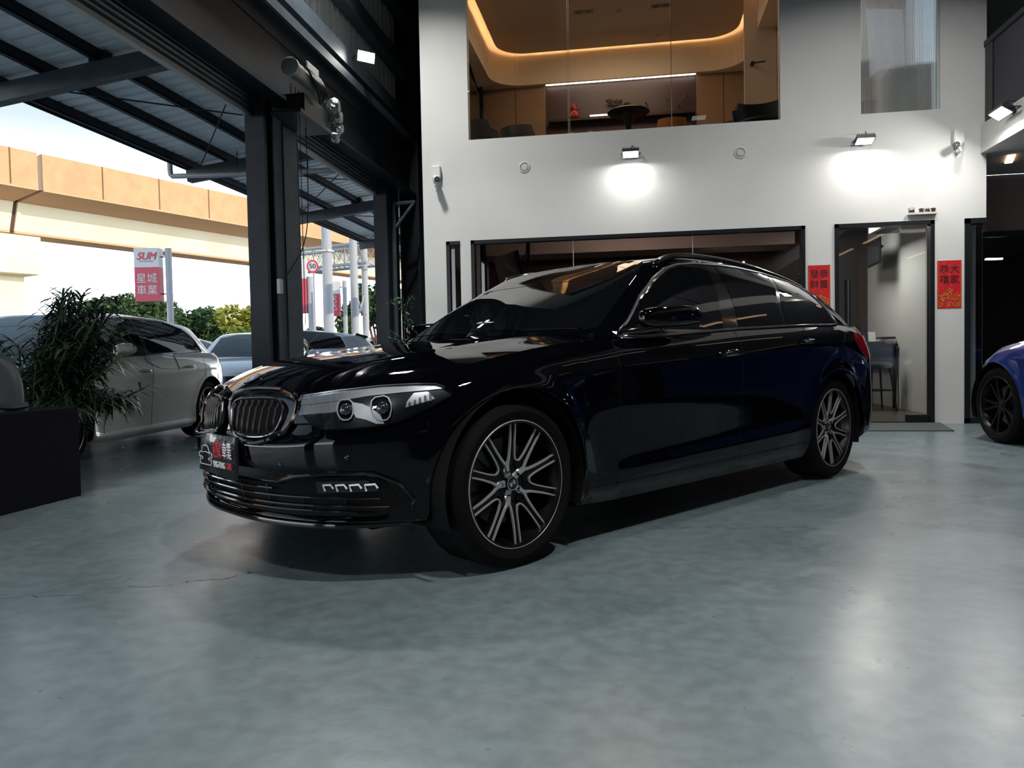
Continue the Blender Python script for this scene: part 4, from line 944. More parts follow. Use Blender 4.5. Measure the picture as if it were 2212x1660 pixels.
b = MB(); b.box((-3.55, 10.35, 0), (-3.40, 10.43, 3.45)); b.box((-3.62, 10.43, 0), (-3.52, 11.3, 3.45)); b.box((-3.52, 11.35, 0), (-3.49, 11.65, 7)); b.box((-3.24, 11.35, 0), (-3.21, 11.65, 7)); b.box((-3.50, 11.49, 0), (-3.22, 11.51, 7)); struct('trim_post_4', b, dsteel)
b = MB(); b.tube([(-3.38, 10.60, 0), (-3.38, 10.60, 3.12)], .035, 10); b.tube([(-3.38, 10.60, 3.12), (-3.10, 10.75, 3.16)], .028, 10); b.tube([(-3.12, 10.74, 3.14), (-3.36, 10.61, 2.78)], .024, 10); struct('trim_stay_bracket', b, dsteel2, smooth=True)
b = MB(); corr(b, -3.8, -2.5, 0, 7.0, 12.45, .16, 'x'); b.box((-3.8, 12.5, 0), (-2.4, 12.6, 7)); b.box((-3.14, 12.15, 0), (-3.10, 12.4, 7)); b.box((-2.92, 12.15, 0), (-2.88, 12.4, 7)); b.box((-3.12, 12.26, 0), (-2.9, 12.29, 7)); struct('wall_passage', b, dsteel)
# closing walls, roof
b = MB(); b.box((-3.8, -6.2, 0), (9.2, -6, 7.0)); struct('wall_front', b, darkgrey)
b = MB(); b.box((9, -6, 0), (9.2, 10.8, 7.0)); struct('wall_right', b, darkgrey)
b = MB(); b.box((-3.9, -6.3, 7.0), (9.3, 13.5, 7.15)); struct('ceiling', b, dark)
b = MB(); 
for y in range(-5, 12, 2): b.box((-3.4, y, 6.7), (9, y+.12, 7.0))
struct('trim_roof_purlins', b, dsteel)
# ---- mezzanine on the right
b = MB(); b.box((3.95, -6, 3.08), (9, 10.6, 3.40)); struct('ceiling_mezzanine', b, pbr('mezzanine_paint', (.58, .58, .57), .75))
b = MB(); b.box((3.98, -5, 4.27), (4.02, 9.40, 4.33)); b.box((3.985, 9.20, 3.4), (4.03, 9.38, 4.3)); 
for y in (6.5, 3.6, .7, -2.2, -4.8): b.box((3.985, y, 3.4), (4.025, y+.04, 4.3))
struct('trim_balcony_rail', b, blackf)
b = MB(); b.box((3.995, -5, 3.42), (4.001, 9.25, 4.27)); struct('trim_balcony_mesh', b, pbr('mesh_dark', (.03, .028, .04), .6))
b = MB(); b.box((4.01, 10.6, 3.4), (9, 10.7, 7.0)); struct('wall_mezzanine_back', b, pbr('mezz_wall', (.16, .17, .185), .8)); b = MB(); b.box((4.06, WY+.13, 3.4), (4.01, 10.6, 7)); struct('wall_mezzanine_side', b, white)
# recessed shopfront at Y = 10.6
wall_with_holes(4.01, 9, 0, 3.08, 10.62, 10.72, [(4.06, 8.8, .05, 2.30)], 'wall_recess', pbr('recess_taupe', (.27, .235, .22), .8))
b = MB(); b.box((4.01, 10.58, 2.29), (8.9, 10.66, 2.36)); b.box((4.01, 10.58, 0), (8.9, 10.66, .05))
for x in (4.02, 5.6, 7.2): b.box((x, 10.58, 0), (x+.05, 10.66, 2.3))
f6 = struct('window_6', b, blackf); MB().box((4.06, 10.615, .05), (8.85, 10.625, 2.29)).build('window_pane', glassm, f6)
b = MB(); b.box((4.0, 15.2, 0), (9.2, 15.3, 3.1)); b.box((9.0, 10.7, 0), (9.1, 15.3, 3.1)); b.box((3.97, 13.3, 0), (4.0, 15.3, 3.1)); struct('wall_showroom', b, pbr('showroom_dark', (.018, .016, .016), .6)); b = MB(); b.box((3.97, 10.72, 3.0), (9.2, 15.3, 3.1)); struct('ceiling_showroom', b, pbr('showroom_ceiling', (.05, .045, .045), .7)); b = MB(); b.box((3.97, 10.6, -.02), (9.2, 15.3, 0)); struct('floor_showroom', b, pbr('showroom_floor', (.05, .05, .05), .25))
b = MB(); b.box((3.95, WY+.13, 2.85), (4.01, 13.3, 3.3)); struct('trim_lounge_edge', b, white)
# LED strips under the mezzanine
warm = pbr('strip_warm', (1, .8, .6), emit=(1, .62, .36), es=2.6)
k = 0
for (x, y, l) in [(4.40, 9.72, .38), (4.75, 6.9, 1.2), (4.75, 4.9, 1.2), (4.75, 2.9, 1.2), (4.75, .9, 1.2), (4.75, -1.1, 1.2), (4.75, -3.1, 1.2), (6.6, 7.9, 1.2), (6.6, 5.9, 1.2), (6.6, 3.9, 1.2), (6.6, 1.9, 1.2), (6.6, -.1, 1.2)]:
    b = MB(); rz = -.35 if k == 0 else 0; hw = .04 if k == 0 else .022; b.box((x-hw, y-l/2, 3.060), (x+hw, y+l/2, 3.082), rz=rz); o = b.build('ceiling_strip_light', warm)
    tag(o, 'warm white strip light set in the white mezzanine soffit, beside the wall corner' if k == 0 else 'warm strip light under the mezzanine, %s from the back wall in the %s row' % (('first', 'second', 'third', 'fourth', 'fifth', 'sixth')[(k-1) % 6], 'inner' if k < 7 else 'outer'), 'ceiling light', 'strip lights under the mezzanine'); k += 1
# ================================================================ CANOPY, YARD
deck = pbr('canopy_sheet', (.72, .80, .86), .5, 0, noise=(2, (.66, .74, .80), 4)); galv = pbr('galvanised', (.42, .44, .45), .4, .7)
zr = lambda a: 3.83+.12*(6.5-a)       # underside height at distance a
b = MB(); Y0, Y1 = -3, 22; pts = []; y = Y0
while y < Y1:
    for t, d in ((0, 0), (.62, 0), (.72, .035), (.9, .035)): pts.append((y+t*.20, d))
    y += .20
v = []
for y, d in pts: v += [(-6.66, y, zr(6.66)+.11+d), (-3.55, y, zr(3.55)+.11+d)]
b.add(v, [(2*i, 2*i+2, 2*i+3, 2*i+1) for i in range(len(pts)-1)])
can = empty('canopy', (-5, 8, 3.9)); tag(can, 'long sloping metal canopy with dark purlins running outside the shutter openings', 'canopy')
def ch(o, par): o.parent = par; o.matrix_parent_inverse = Matrix.Translation(-par.location); return o
ch(b.build('roof_deck', deck), can)
v0 = MB(); v0.box((-6.70, Y0, zr(6.66)+.16), (-3.5, Y1, zr(6.66)+.165)); v0.v = [(x, y, zr(-x)+.17+(.01 if z > zr(6.66)+.162 else 0)) for x, y, z in v0.v]; ch(v0.build('roof_top_sheet', dsteel2), can)
for a in (6.58, 5.97, 5.34, 4.73, 4.12, 3.62):
    p = MB(); z = zr(a); w = .07 if a < 6.5 else .09; p.box((-a-w/2, Y0, z), (-a+w/2, Y1, z+.012)); p.box((-a+w/2-.012, Y0, z), (-a+w/2, Y1, z+.115)); 
    if a > 6.5: p.box((-a-w/2-.02, Y0, z-.02), (-a-w/2, Y1, z+.16))
    ch(p.build('purlin', dsteel), can)
for y in (-.3, 3.55, 7.1, 10.68, 14.4, 18.0):
    p = MB(); 
    p.bar((-6.62, y, zr(6.62)-.10), (-3.5, y, zr(3.5)-.10), .13, .19); ch(p.build('rafter', dsteel2), can)
    if y > 0:
        for a in (5.34, 4.12): q = MB(); q.box((-a-.10, y-.05, zr(a)), (-a+.10, y+.05, zr(a)+.10)); ch(q.build('purlin_cleat', dsteel), can)
for i, y in enumerate((7.1, 10.68, 14.4)):
    for pa, pb in (((-6.3, y+.1, zr(6.3)-.02), (-3.7, y+3.4, zr(3.7)-.02)), ((-3.7, y+.1, zr(3.7)-.02), (-6.3, y+3.4, zr(6.3)-.02))):
        p = MB(); p.tube([pa, pb], .009, 6); ch(p.build('brace_rod', dsteel), can)
p = MB(); p.tube(smooth_open([(-6.78, 10.45, 3.95), (-6.78, 10.45, 3.70), (-6.74, 10.45, 3.66), (-3.62, 10.45, 3.60)], 1), .038, 12); ch(p.build('drain_pipe', pbr('pvc_grey', (.20, .23, .26), .4), smooth=True), can)
for x in (-5.7, -4.6): p = MB(); p.tube([(x, 10.45, 3.60), (x, 10.45, 3.98)], .006, 6); ch(p.build('pipe_hanger', dsteel), can)
# ---- elevated road
VO = Vector((-25.5, 27.7, 0)); VD = Vector((4.7, 11.9, 0)).normalized(); VI = Vector((-VD.y, VD.x, 0))    # VI: away from us
def sweep(prof, t0, t1):
    b = MB(); v = []
    for t in (t0, t1):
        for i, z in prof: p = VO+VD*t+VI*i; v.append((p.x, p.y, z))
    n = len(prof); b.add(v, [(i, (i+1) % n, n+(i+1) % n, n+i) for i in range(n)]+[tuple(range(n)), tuple(range(2*n-1, n-1, -1))]); return b
para = pbr('parapet_concrete', (.66, .36, .20), .85, noise=(1.5, (.60, .31, .17), 6)); web_ = pbr('girder_concrete', (.86, .80, .62), .85, noise=(.5, (.84, .76, .52), 5)); und = pbr('soffit_concrete', (.62, .38, .22), .85)
JT = 1.5
via = empty('elevated_road', tuple(VO)); tag(via, 'sunlit elevated concrete road with an orange parapet crossing beyond the yard', 'bridge')
def chv(o): return ch(o, via)
for t0, t1 in ((-40, JT-.10), (JT+.10, 140)):
    chv(sweep([(0, 8.42), (0, 10.0), (.3, 10.0), (.3, 9.0), (8, 9.0), (8, 8.42)], t0, t1).build('deck', para))
    chv(sweep([(-.02, 8.40), (-.02, 8.46), (.3, 8.46), (2.1, 8.30), (2.1, 8.18)], t0, t1).build('overhang', und))
    chv(sweep([(2.05, 8.22), (2.5, 6.95), (3.9, 6.95), (4.4, 8.22)], t0, t1).build('girder', web_))
    chv(sweep([(2.46, 6.86), (2.46, 6.96), (3.95, 6.96), (3.95, 6.86)], t0, t1).build('girder_soffit', und))
chv(sweep([(.08, 8.45), (.08, 9.9), (.3, 9.9), (.3, 9.0), (7, 9.0), (7, 8.45)], JT-.12, JT+.12).build('expansion_joint', pbr('joint_steel', (.22, .20, .18), .7)))
chv(sweep([(2.12, 8.4), (2.56, 6.97), (3.8, 6.97), (4.3, 8.4)], JT-.12, JT+.12).build('expansion_joint', pbr('joint_dark', (.10, .06, .04), .8)))
for t in [.3]+[4.25+2.86*k for k in range(20)]+[-2.5-2.86*k for k in range(3)]:
    chv(sweep([(-.012, 8.5), (-.012, 10.0), (0.02, 10.0), (0.02, 8.5)], t-.03, t+.03).build('panel_joint', pbr('joint_brown', (.16, .09, .05), .8)))
def pier(t, lab, kind, name='bridge_pier'):
    c = VO+VD*t+VI*5.2; r = empty(name, (c.x, c.y, 0)); tag(r, lab, 'bridge pier')
    if kind == 0:
        b = MB(); v = []
        for i, hw, z in ((3.6, 2.0, 5.2), (3.6, 2.0, 6.8), (-3.6, 2.0, 6.8), (-3.6, 2.0, 5.2)): pass
        def fr(i0, i1, j0, j1, z0, z1):
            P = []
            for z, k in ((z0, 0), (z1, 1)):
                for i, j in ((i0[k], j0), (i1[k], j0), (i1[k], j1), (i0[k], j1)): q = VI*i+VD*j; P.append((q.x, q.y, z))
            b.add(P, [(0, 3, 2, 1), (4, 5, 6, 7), (0, 1, 5, 4), (1, 2, 6, 5), (2, 3, 7, 6), (3, 0, 4, 7)])
        fr((-3.1, -3.1), (3.1, 3.1), -1.6, 1.6, 5.05, 6.75); b.build('crosshead', web_, r)
        b = MB(); fr((-1.8, -2.2), (1.8, 2.2), -1.3, 1.3, 0, 5.05); b.build('column', web_, r)
    else:
        b = MB(); P = []
        pr = [(-1.3, 0), (-1.3, 2.9), (-3.4, 5.2), (-3.4, 6.75), (3.4, 6.75), (3.4, 5.2), (1.3, 2.9), (1.3, 0)]
        for j in (-1, 1):
            for i, z in pr: q = VI*i+VD*j; P.append((q.x, q.y, z))
        n = 8; b.add(P, [tuple(range(n)), tuple(range(2*n-1, n-1, -1))]+[(i, (i+1) % n, n+(i+1) % n, n+i) for i in range(n)]); b.build('column', pbr('pier_grey', (.45, .44, .42), .85), r)
pier(.9, 'cream concrete bridge pier with a wide crosshead at the left end of the elevated road', 0)
pier(34, 'grey flaring concrete bridge pier seen between the posts behind the speed limit sign', 1)
# ---- street furniture
pale = pbr('pole_pale_paint', (.34, .37, .42), .5); signred = pbr('sign_red', (.52, .06, .10), .5); signwhite = pbr('sign_white', (.58, .60, .64), .5)
def at(px, dist, py=None):
    """ground point seen in image column px at camera depth dist"""
    d = r2*((px-1106)/FPX)+f_; d = Vector((d.x, d.y, 0)); k = Vector((f_.x, f_.y, 0)).normalized(); return d*(dist/d.dot(k))
def zat(py, dist, px=1106): 
    d = r2*((px-1106)/FPX)-u2*((py-830)/FPX)+f_; return CH+d.z*dist/Vector((d.x, d.y, 0)).dot(Vector((f_.x, f_.y, 0)).normalized())
def pole(name, px, dist, ztop, r, lab, cat='pole', r2_=None, z0=0):
    p = at(px, dist); b = MB(); b.tube([(p.x, p.y, z0), (p.x, p.y, ztop)], [r, r2_ or r], 14); o = b.build(name, pale, smooth=True); return tag(o, lab, cat), p
XR = Vector((math.cos(YAW), math.sin(YAW), 0))
def lightbox(px0, px1, dist, z0, z1, poledx, lab, full=True, sr=XR):
    p = at((px0+px1)/2, dist); w = (px1-px0)/FPX*dist; r = empty('sign_box', (p.x, p.y, 0)); tag(r, lab, 'sign')
    nrm = Vector((sr.y, -sr.x, 0)); B = lambda u, d, z: tuple(Vector((0, 0, z))+sr*u-nrm*d)
    def bx(u0, u1, z0_, z1_, nm, m, d0=0, d1=.22):
        b = MB(); b.add([B(u0, d0, z0_), B(u1, d0, z0_), B(u1, d1, z0_), B(u0, d1, z0_), B(u0, d0, z1_), B(u1, d0, z1_), B(u1, d1, z1_), B(u0, d1, z1_)], [(0, 3, 2, 1), (4, 5, 6, 7), (0, 1, 5, 4), (1, 2, 6, 5), (2, 3, 7, 6), (3, 0, 4, 7)]); return b.build(nm, m, r)
    zs = z0+(z1-z0)*.64; bx(-w/2, w/2, z0, zs, 'red_panel', signred); bx(-w/2, w/2, zs, z1, 'white_panel', signwhite)
    tx = lambda body, u, z, s, m, **k: text('lettering', body, m, B(u, -.006, z), sr, (0, 0, 1), s, r, .002, **k)
    if full:
        b = MB(); P = [B(-w/2, -.003, zs-.07), B(w/2, -.003, zs+.02), B(w/2, -.003, zs-.02), B(-w/2, -.003, zs-.09)]
        tx('SUM', 0, z0+(z1-z0)*.84, .235, signred, shear=.3, bold=.008, sx=.95); tx('MAKE YOUR MOTION', 0, z0+(z1-z0)*.75, .032, signred)
        tx('星城', 0, z0+(z1-z0)*.42, .24, signwhite, bold=.004); tx('車業', 0, z0+(z1-z0)*.20, .24, signwhite, bold=.004)
    for k in (.84, .14):
        zz = z0+(z1-z0)*k; b = MB(); b.tube([B(w/2, .12, zz), B(poledx, .12, zz)], .014, 8); b.build('bracket', blackf, r)
    return r, p, w
D = 17
lb, p, w = lightbox(299, 352, D, 2.285, 3.475, .422, 'red and white light box sign with SUM and Chinese lettering mounted beside the left pole')
pole('sign_pole', 373.5, D+.12, 3.475, .072, 'pale round pole carrying the SUM light box sign')
D = 24
lightbox(719, 738, D, zat(683, D, 730), zat(608, D, 730), .24, 'narrow red and white light box sign behind the thick pale pole', False)
pp = at(728.5, D); text('lettering', 'DrDo', signwhite, (pp.x, pp.y-.03, zat(655, D, 730)), (0, 0, 1), tuple(-XR), .2, bpy.data.objects['sign_box.001'], .004); 
for c in bpy.data.objects['sign_box.001'].children:
    if c.name.startswith('lettering'): c.data.transform(Matrix.Translation((-pp.x, -pp.y, 0)))
pole('sign_pole', 750, D+.1, zat(606, D, 750), .07, 'pale pole right of the narrow red sign, with a small lamp on top')
D = 24.5
lightbox(640, 668, D, zat(677, D, 660), zat(560, D, 660), .20, 'red light box sign cut off by the steel pillar', False)
pole('sign_pole', 676, D+.1, zat(597, D, 676), .09, 'pale square-topped pole between the red sign and the thick pole')
pole('utility_pole', 714, 23, 7.2, .17, 'thick pale steel pole, the widest of those beyond the open shutter', 'pole', .14)
b = MB(); q = at(714, 23); b.lathe([(.145, 0), (.21, 0), (.21, .05), (.145, .05)], 20, c=(q.x, q.y, zat(545, 23, 714))); b.build('pole_collar', galv, bpy.data.objects['utility_pole'], smooth=True, angle=30)
# gantry
g0 = at(600, 27); g1 = at(800, 25); zt = zat(535, 26, 720); zb = zat(577, 26, 720)
ga = empty('sign_gantry', (g1.x, g1.y, 0)); tag(ga, 'white latticed sign gantry spanning the road beyond the canopy', 'gantry'); dv = (g1-g0); off = Vector((0, .9, 0))
def gl(p): return tuple(Vector(p)-Vector((g1.x, g1.y, 0)))
b = MB()
for o_ in (Vector((0, 0, 0)), off):
    for z in (zt, zb): b.tube([gl(g0+o_+Vector((0, 0, z))), gl(g1+o_+Vector((0, 0, z)))], .055, 8)
    for i in range(9):
        a = g0+dv*(i/9)+o_; c = g0+dv*((i+1)/9)+o_
        b.tube([gl(a+Vector((0, 0, zb))), gl(c+Vector((0, 0, zt)))], .012, 6); b.tube([gl(a+Vector((0, 0, zt))), gl(c+Vector((0, 0, zb)))], .012, 6); b.tube([gl(a+Vector((0, 0, zt))), gl(a+Vector((0, 0, zb)))], .018, 6)
for i in range(10): a = g0+dv*(i/9); b.tube([gl(a+Vector((0, 0, zb))), gl(a+off+Vector((0, 0, zb)))], .025, 6)
b.build('truss', pale, ga, smooth=True)
for px, dd in ((771, 25), (794, 26)):
    q = at(px, dd); b = MB(); b.tube([gl((q.x, q.y, 0)), gl((q.x, q.y, zt+.3))], .13 if px < 780 else .11, 14); b.build('column', pale, ga, smooth=True)
a, c = at(771, 25), at(794, 26); b = MB()
for z0_, z1_ in ((.5, 2.0), (2.0, 3.2), (3.2, 2.2)): b.tube([gl((a.x, a.y, z0_)), gl((c.x, c.y, z1_))], .03, 6)
b.build('ladder_brace', pale, ga)
# speed limit sign
q = at(683, 21); zc = zat(576, 21, 683); sg_ = empty('speed_limit_sign', (q.x, q.y, 0)); tag(sg_, 'round speed limit sign reading 50 with a red rim beside the thick pale pole', 'road sign')
nv = Vector((XR.y, -XR.x, 0)); 
def disc_mesh(r0, r1, h, m, nm):
    b = MB(); v = []
    for i in range(33):
        an = 2*PI*i/32; e = XR*math.cos(an)*.9+Vector((0, 0, math.sin(an))); v += [Vector((0, 0, zc))+nv*h+e*r0, Vector((0, 0, zc))+nv*h+e*r1]
    b.add(v, [(2*i, 2*i+1, 2*i+3, 2*i+2) for i in range(32)]); return b.build(nm, m, sg_)
disc_mesh(.001, .185, .03, signred, 'sign_rim'); disc_mesh(.001, .13, .036, signwhite, 'sign_face'); text('numerals', '50', pbr('sign_navy', (.02, .03, .08), .5), Vector((0, 0, zc))+nv*.04, XR, (0, 0, 1), .19, sg_, .002, bold=.004)
b = MB(); b.tube([tuple(-nv*.05), tuple(-nv*.05+Vector((0, 0, zc+.1)))], .03, 10); b.tube([(0, 0, zc), (.0, .0, zc)], .02, 6) if False else None; b.build('sign_post', galv, sg_, smooth=True)
q = at(654, 26); b = MB(); b.box((-.7, -.03, zat(605, 26, 655)), (.35, .03, zat(540, 26, 655))); o = b.build('road_sign_panel', pbr('sign_green', (.02, .30, .20), .5)); o.location = (q.x-.35, q.y-.12, 0); tag(o, 'green road sign panel at the left end of the gantry, half hidden by the steel pillar', 'road sign')
# cables
for k, (y0, y1, z0_, z1_) in enumerate(((62, 66, 30.5, 24.5), (62, 66, 28.6, 23.0))):
    P = [Vector((-60, y0, z0_)).lerp(Vector((0, y1+20, z1_)), t)-Vector((0, 0, 2.4*math.sin(PI*t))) for t in np.linspace(0, 1, 24)]; b = MB(); b.tube(P, .035, 5); o = b.build('overhead_cable', pbr('cable_grey', (.25, .28, .30), .6)); tag(o, 'thin overhead cable crossing the sky above the elevated road, the %s of two' % ('upper' if k == 0 else 'lower'), 'cable')
# ---- vegetation
random.seed(4)
def leaf_cloud(n, blobs, size, rnd, flat=.6, stretch=1.0):
    b = MB()
    for _ in range(n):
        c, r = rnd.choice(blobs); d = Vector((rnd.gauss(0, 1), rnd.gauss(0, 1), rnd.gauss(0, 1))).normalized(); rr = rnd.uniform(.55, 1.03)
        p = Vector(c)+Vector((d.x*r[0], d.y*r[1], d.z*r[2]))*rr; s = size*rnd.uniform(.6, 1.3)
        a = Vector((rnd.gauss(0, 1), rnd.gauss(0, 1), rnd.gauss(0, flat))).normalized(); q = a.cross(Vector((rnd.gauss(0, 1), rnd.gauss(0, 1), rnd.gauss(0, 1)))).normalized()
        b.add([p-a*s*stretch, p+q*s*.42, p+a*s*stretch, p-q*s*.42], [(0, 1, 2, 3)], rnd.choice((0, 0, 1)))
    return b
leafA = [pbr('leaf_green', (.055, .115, .035), .6), pbr('leaf_deep', (.035, .080, .030), .6)]; leafB = [pbr('leaf_olive', (.33, .34, .05), .6), pbr('leaf_yellow', (.20, .24, .045), .6)]
bark = pbr('bark', (.12, .08, .055), .85)
def tree(px, dist, ztop, w, lab, mats, seed, n=6500, trunk_h=1.2, size=.105, bottom=None):
    rnd = random.Random(seed); p = at(px, dist); r = empty('tree', (p.x, p.y, 0)); tag(r, lab, 'tree', 'trees along the road')
    zb_ = bottom if bottom is not None else trunk_h; h = ztop-zb_; bl = []
    for _ in range(11):
        a = rnd.uniform(0, 2*PI); q = rnd.uniform(0, .62)*w; t = rnd.uniform(.25, .78); bl.append(((q*math.cos(a), q*math.sin(a), zb_+h*(t*.8+.2)), (w*.32, w*.32, h*.17*rnd.uniform(.8, 1.3))))
    o = leaf_cloud(n, bl, size, rnd).build('crown', mats, r)
    b = MB(); b.tube([(0, 0, -.1), (.05, 0, zb_*.6), (0, .05, zb_+h*.25)], [.13, .10, .07], 8)
    for c, _ in bl: b.tube([(0, .02, zb_*.75), (c[0]*.5, c[1]*.5, zb_+h*.22), (c[0], c[1], c[2])], [.06, .045, .02], 6)
    b.build('trunk', bark, r, smooth=True); return r
tree(248, 25, 3.3, 2.6, 'dark green roadside tree behind the SUM sign, left of its pole', leafA, 1)
tree(330, 31.5, 3.3, 2.4, 'dark green roadside tree behind the SUM sign pole', leafA, 2)
tree(445, 30, 3.15, 2.0, 'spreading green roadside tree with a forked trunk, right of the SUM sign pole', leafA, 3, trunk_h=.9)
tree(560, 25, 2.85, 1.75, 'yellow-green sunlit roadside tree beside the steel pillar', leafB, 5, trunk_h=.8)
tree(655, 33, 1.9, 1.6, 'low yellow-green bush-like tree just right of the steel pillar', leafB, 6, trunk_h=.5)
tree(690, 29, 2.3, 1.0, 'small green tree between the two thin pale poles', leafA, 7, trunk_h=.6)
tree(822, 28, 3.9, 1.25, 'tall loose dark green tree right of the gantry columns', leafA, 8, n=5200, trunk_h=1.2)
tree(757, 27.5, 3.2, .6, 'thin green tree just left of the gantry columns', leafA, 9, n=1500, trunk_h=1.0)
rnd = random.Random(12); p = at(470, 38); bl = [((x, rnd.uniform(-.4, .4), .75+rnd.uniform(0, .25)), (1.0, .6, .45)) for x in np.arange(-5, 4, .9)]
o = leaf_cloud(5200, bl, .10, rnd).build('hedge', leafB); o.location = p; o.rotation_euler = (0, 0, YAW); tag(o, 'low yellow-green sunlit hedge running under the roadside trees', 'hedge')
# ================================================================ OTHER CARS
HB = dict(L=4.42, W=.90, nose=(1.0, 2.4), tail=(.62, 2.6), arch=[(.86, .335, .375), (3.59, .335, .375)], cuts=[.60, 1.42, 2.26, 3.20], hood_corner=.58, flare=.012,
    st=[(('y', 0), [(.20, -.12), (.22, -.05), (.29, -.06), (.42, -.04), (.50, 0), (.60, -.02), (.68, -.05), (.72, -.09)]),
        (('y', .55), [(.20, -.12), (.22, -.03), (.29, -.05), (.42, -.03), (.50, 0), (.60, -.02), (.68, -.06), (.73, -.11)]),
        (('x', .45), [(.20, -.09), (.24, -.02), (.30, -.015), (.42, -.008), (.52, 0), (.62, -.012), (.71, -.04), (.78, -.095)]),
        (('x', .86), [(.20, -.03), (.26, 0), (.35, 0), (.5, .005), (.62, .01), (.72, .005), (.80, -.02), (.86, -.085)]),
        (('x', 1.5), [(.15, -.07), (.22, -.02), (.24, -.035), (.45, -.022), (.62, -.002), (.78, 0), (.86, -.018), (.92, -.05)]),
        (('x', 2.3), [(.15, -.07), (.22, -.02), (.24, -.035), (.45, -.022), (.62, -.004), (.80, .002), (.89, -.018), (.955, -.045)]),
        (('x', 3.3), [(.15, -.07), (.22, -.02), (.24, -.035), (.45, -.012), (.62, 0), (.82, .003), (.92, -.02), (.985, -.06)]),
        (('x', 3.8), [(.2, -.05), (.27, 0), (.35, 0), (.5, .0), (.66, .005), (.84, .0), (.93, -.03), (.99, -.085)]),
        (('ry', .6), [(.22, -.1), (.28, -.02), (.4, 0), (.55, 0), (.68, -.01), (.80, -.05), (.92, -.09), (.99, -.13)]),
        (('ry', 0), [(.22, -.1), (.28, -.02), (.4, 0), (.55, 0), (.68, -.01), (.80, -.05), (.92, -.09), (.99, -.13)])],
    cowl=[(1.18, 0, .955), (1.22, .3, .953), (1.28, .55, .945), (1.40, .83, .915)],
    hood_c=[(.09, .72), (.2, .78), (.4, .84), (.7, .90), (1.0, .935), (1.2, .955)],
    gh=[((1.14, 0, .945), (2.00, 0, 1.375), .025), ((1.17, .35, .942), (1.97, .33, 1.37), .025), ((1.24, .64, .935), (1.92, .52, 1.345), .018),
        ((1.30, .78, .925), (1.88, .60, 1.31), .010), ((1.45, .845, .918), (1.98, .63, 1.325), .022), ((1.80, .85, .93), (2.15, .64, 1.345), .03), ((2.3, .85, .955), (2.4, .64, 1.355), .03),
        ((2.8, .845, .97), (2.8, .63, 1.352), .03), ((3.25, .835, .982), (3.2, .615, 1.342), .028), ((3.62, .81, .985), (3.6, .60, 1.31), .022),
        ((4.02, .72, .985), (3.84, .56, 1.275), .0), ((4.18, .50, .98), (3.95, .42, 1.28), -.01), ((4.24, 0, .98), (3.98, 0, 1.29), -.01)],
    roof_corners=(3, 10), roof_c=[(2.0, 1.375), (2.4, 1.402), (2.9, 1.405), (3.4, 1.38), (3.98, 1.29)])
def hb_relief(x, y, z):
    if x < 1.0: return 0.0
    k = min(1, (x-1.0)/.4)*max(0, min(1, (3.9-x)/.3)); return k*.007*math.exp(-abs(z-(.74+.035*(x-1.5)))/.03)
HB['relief'] = hb_relief
_cache = {}
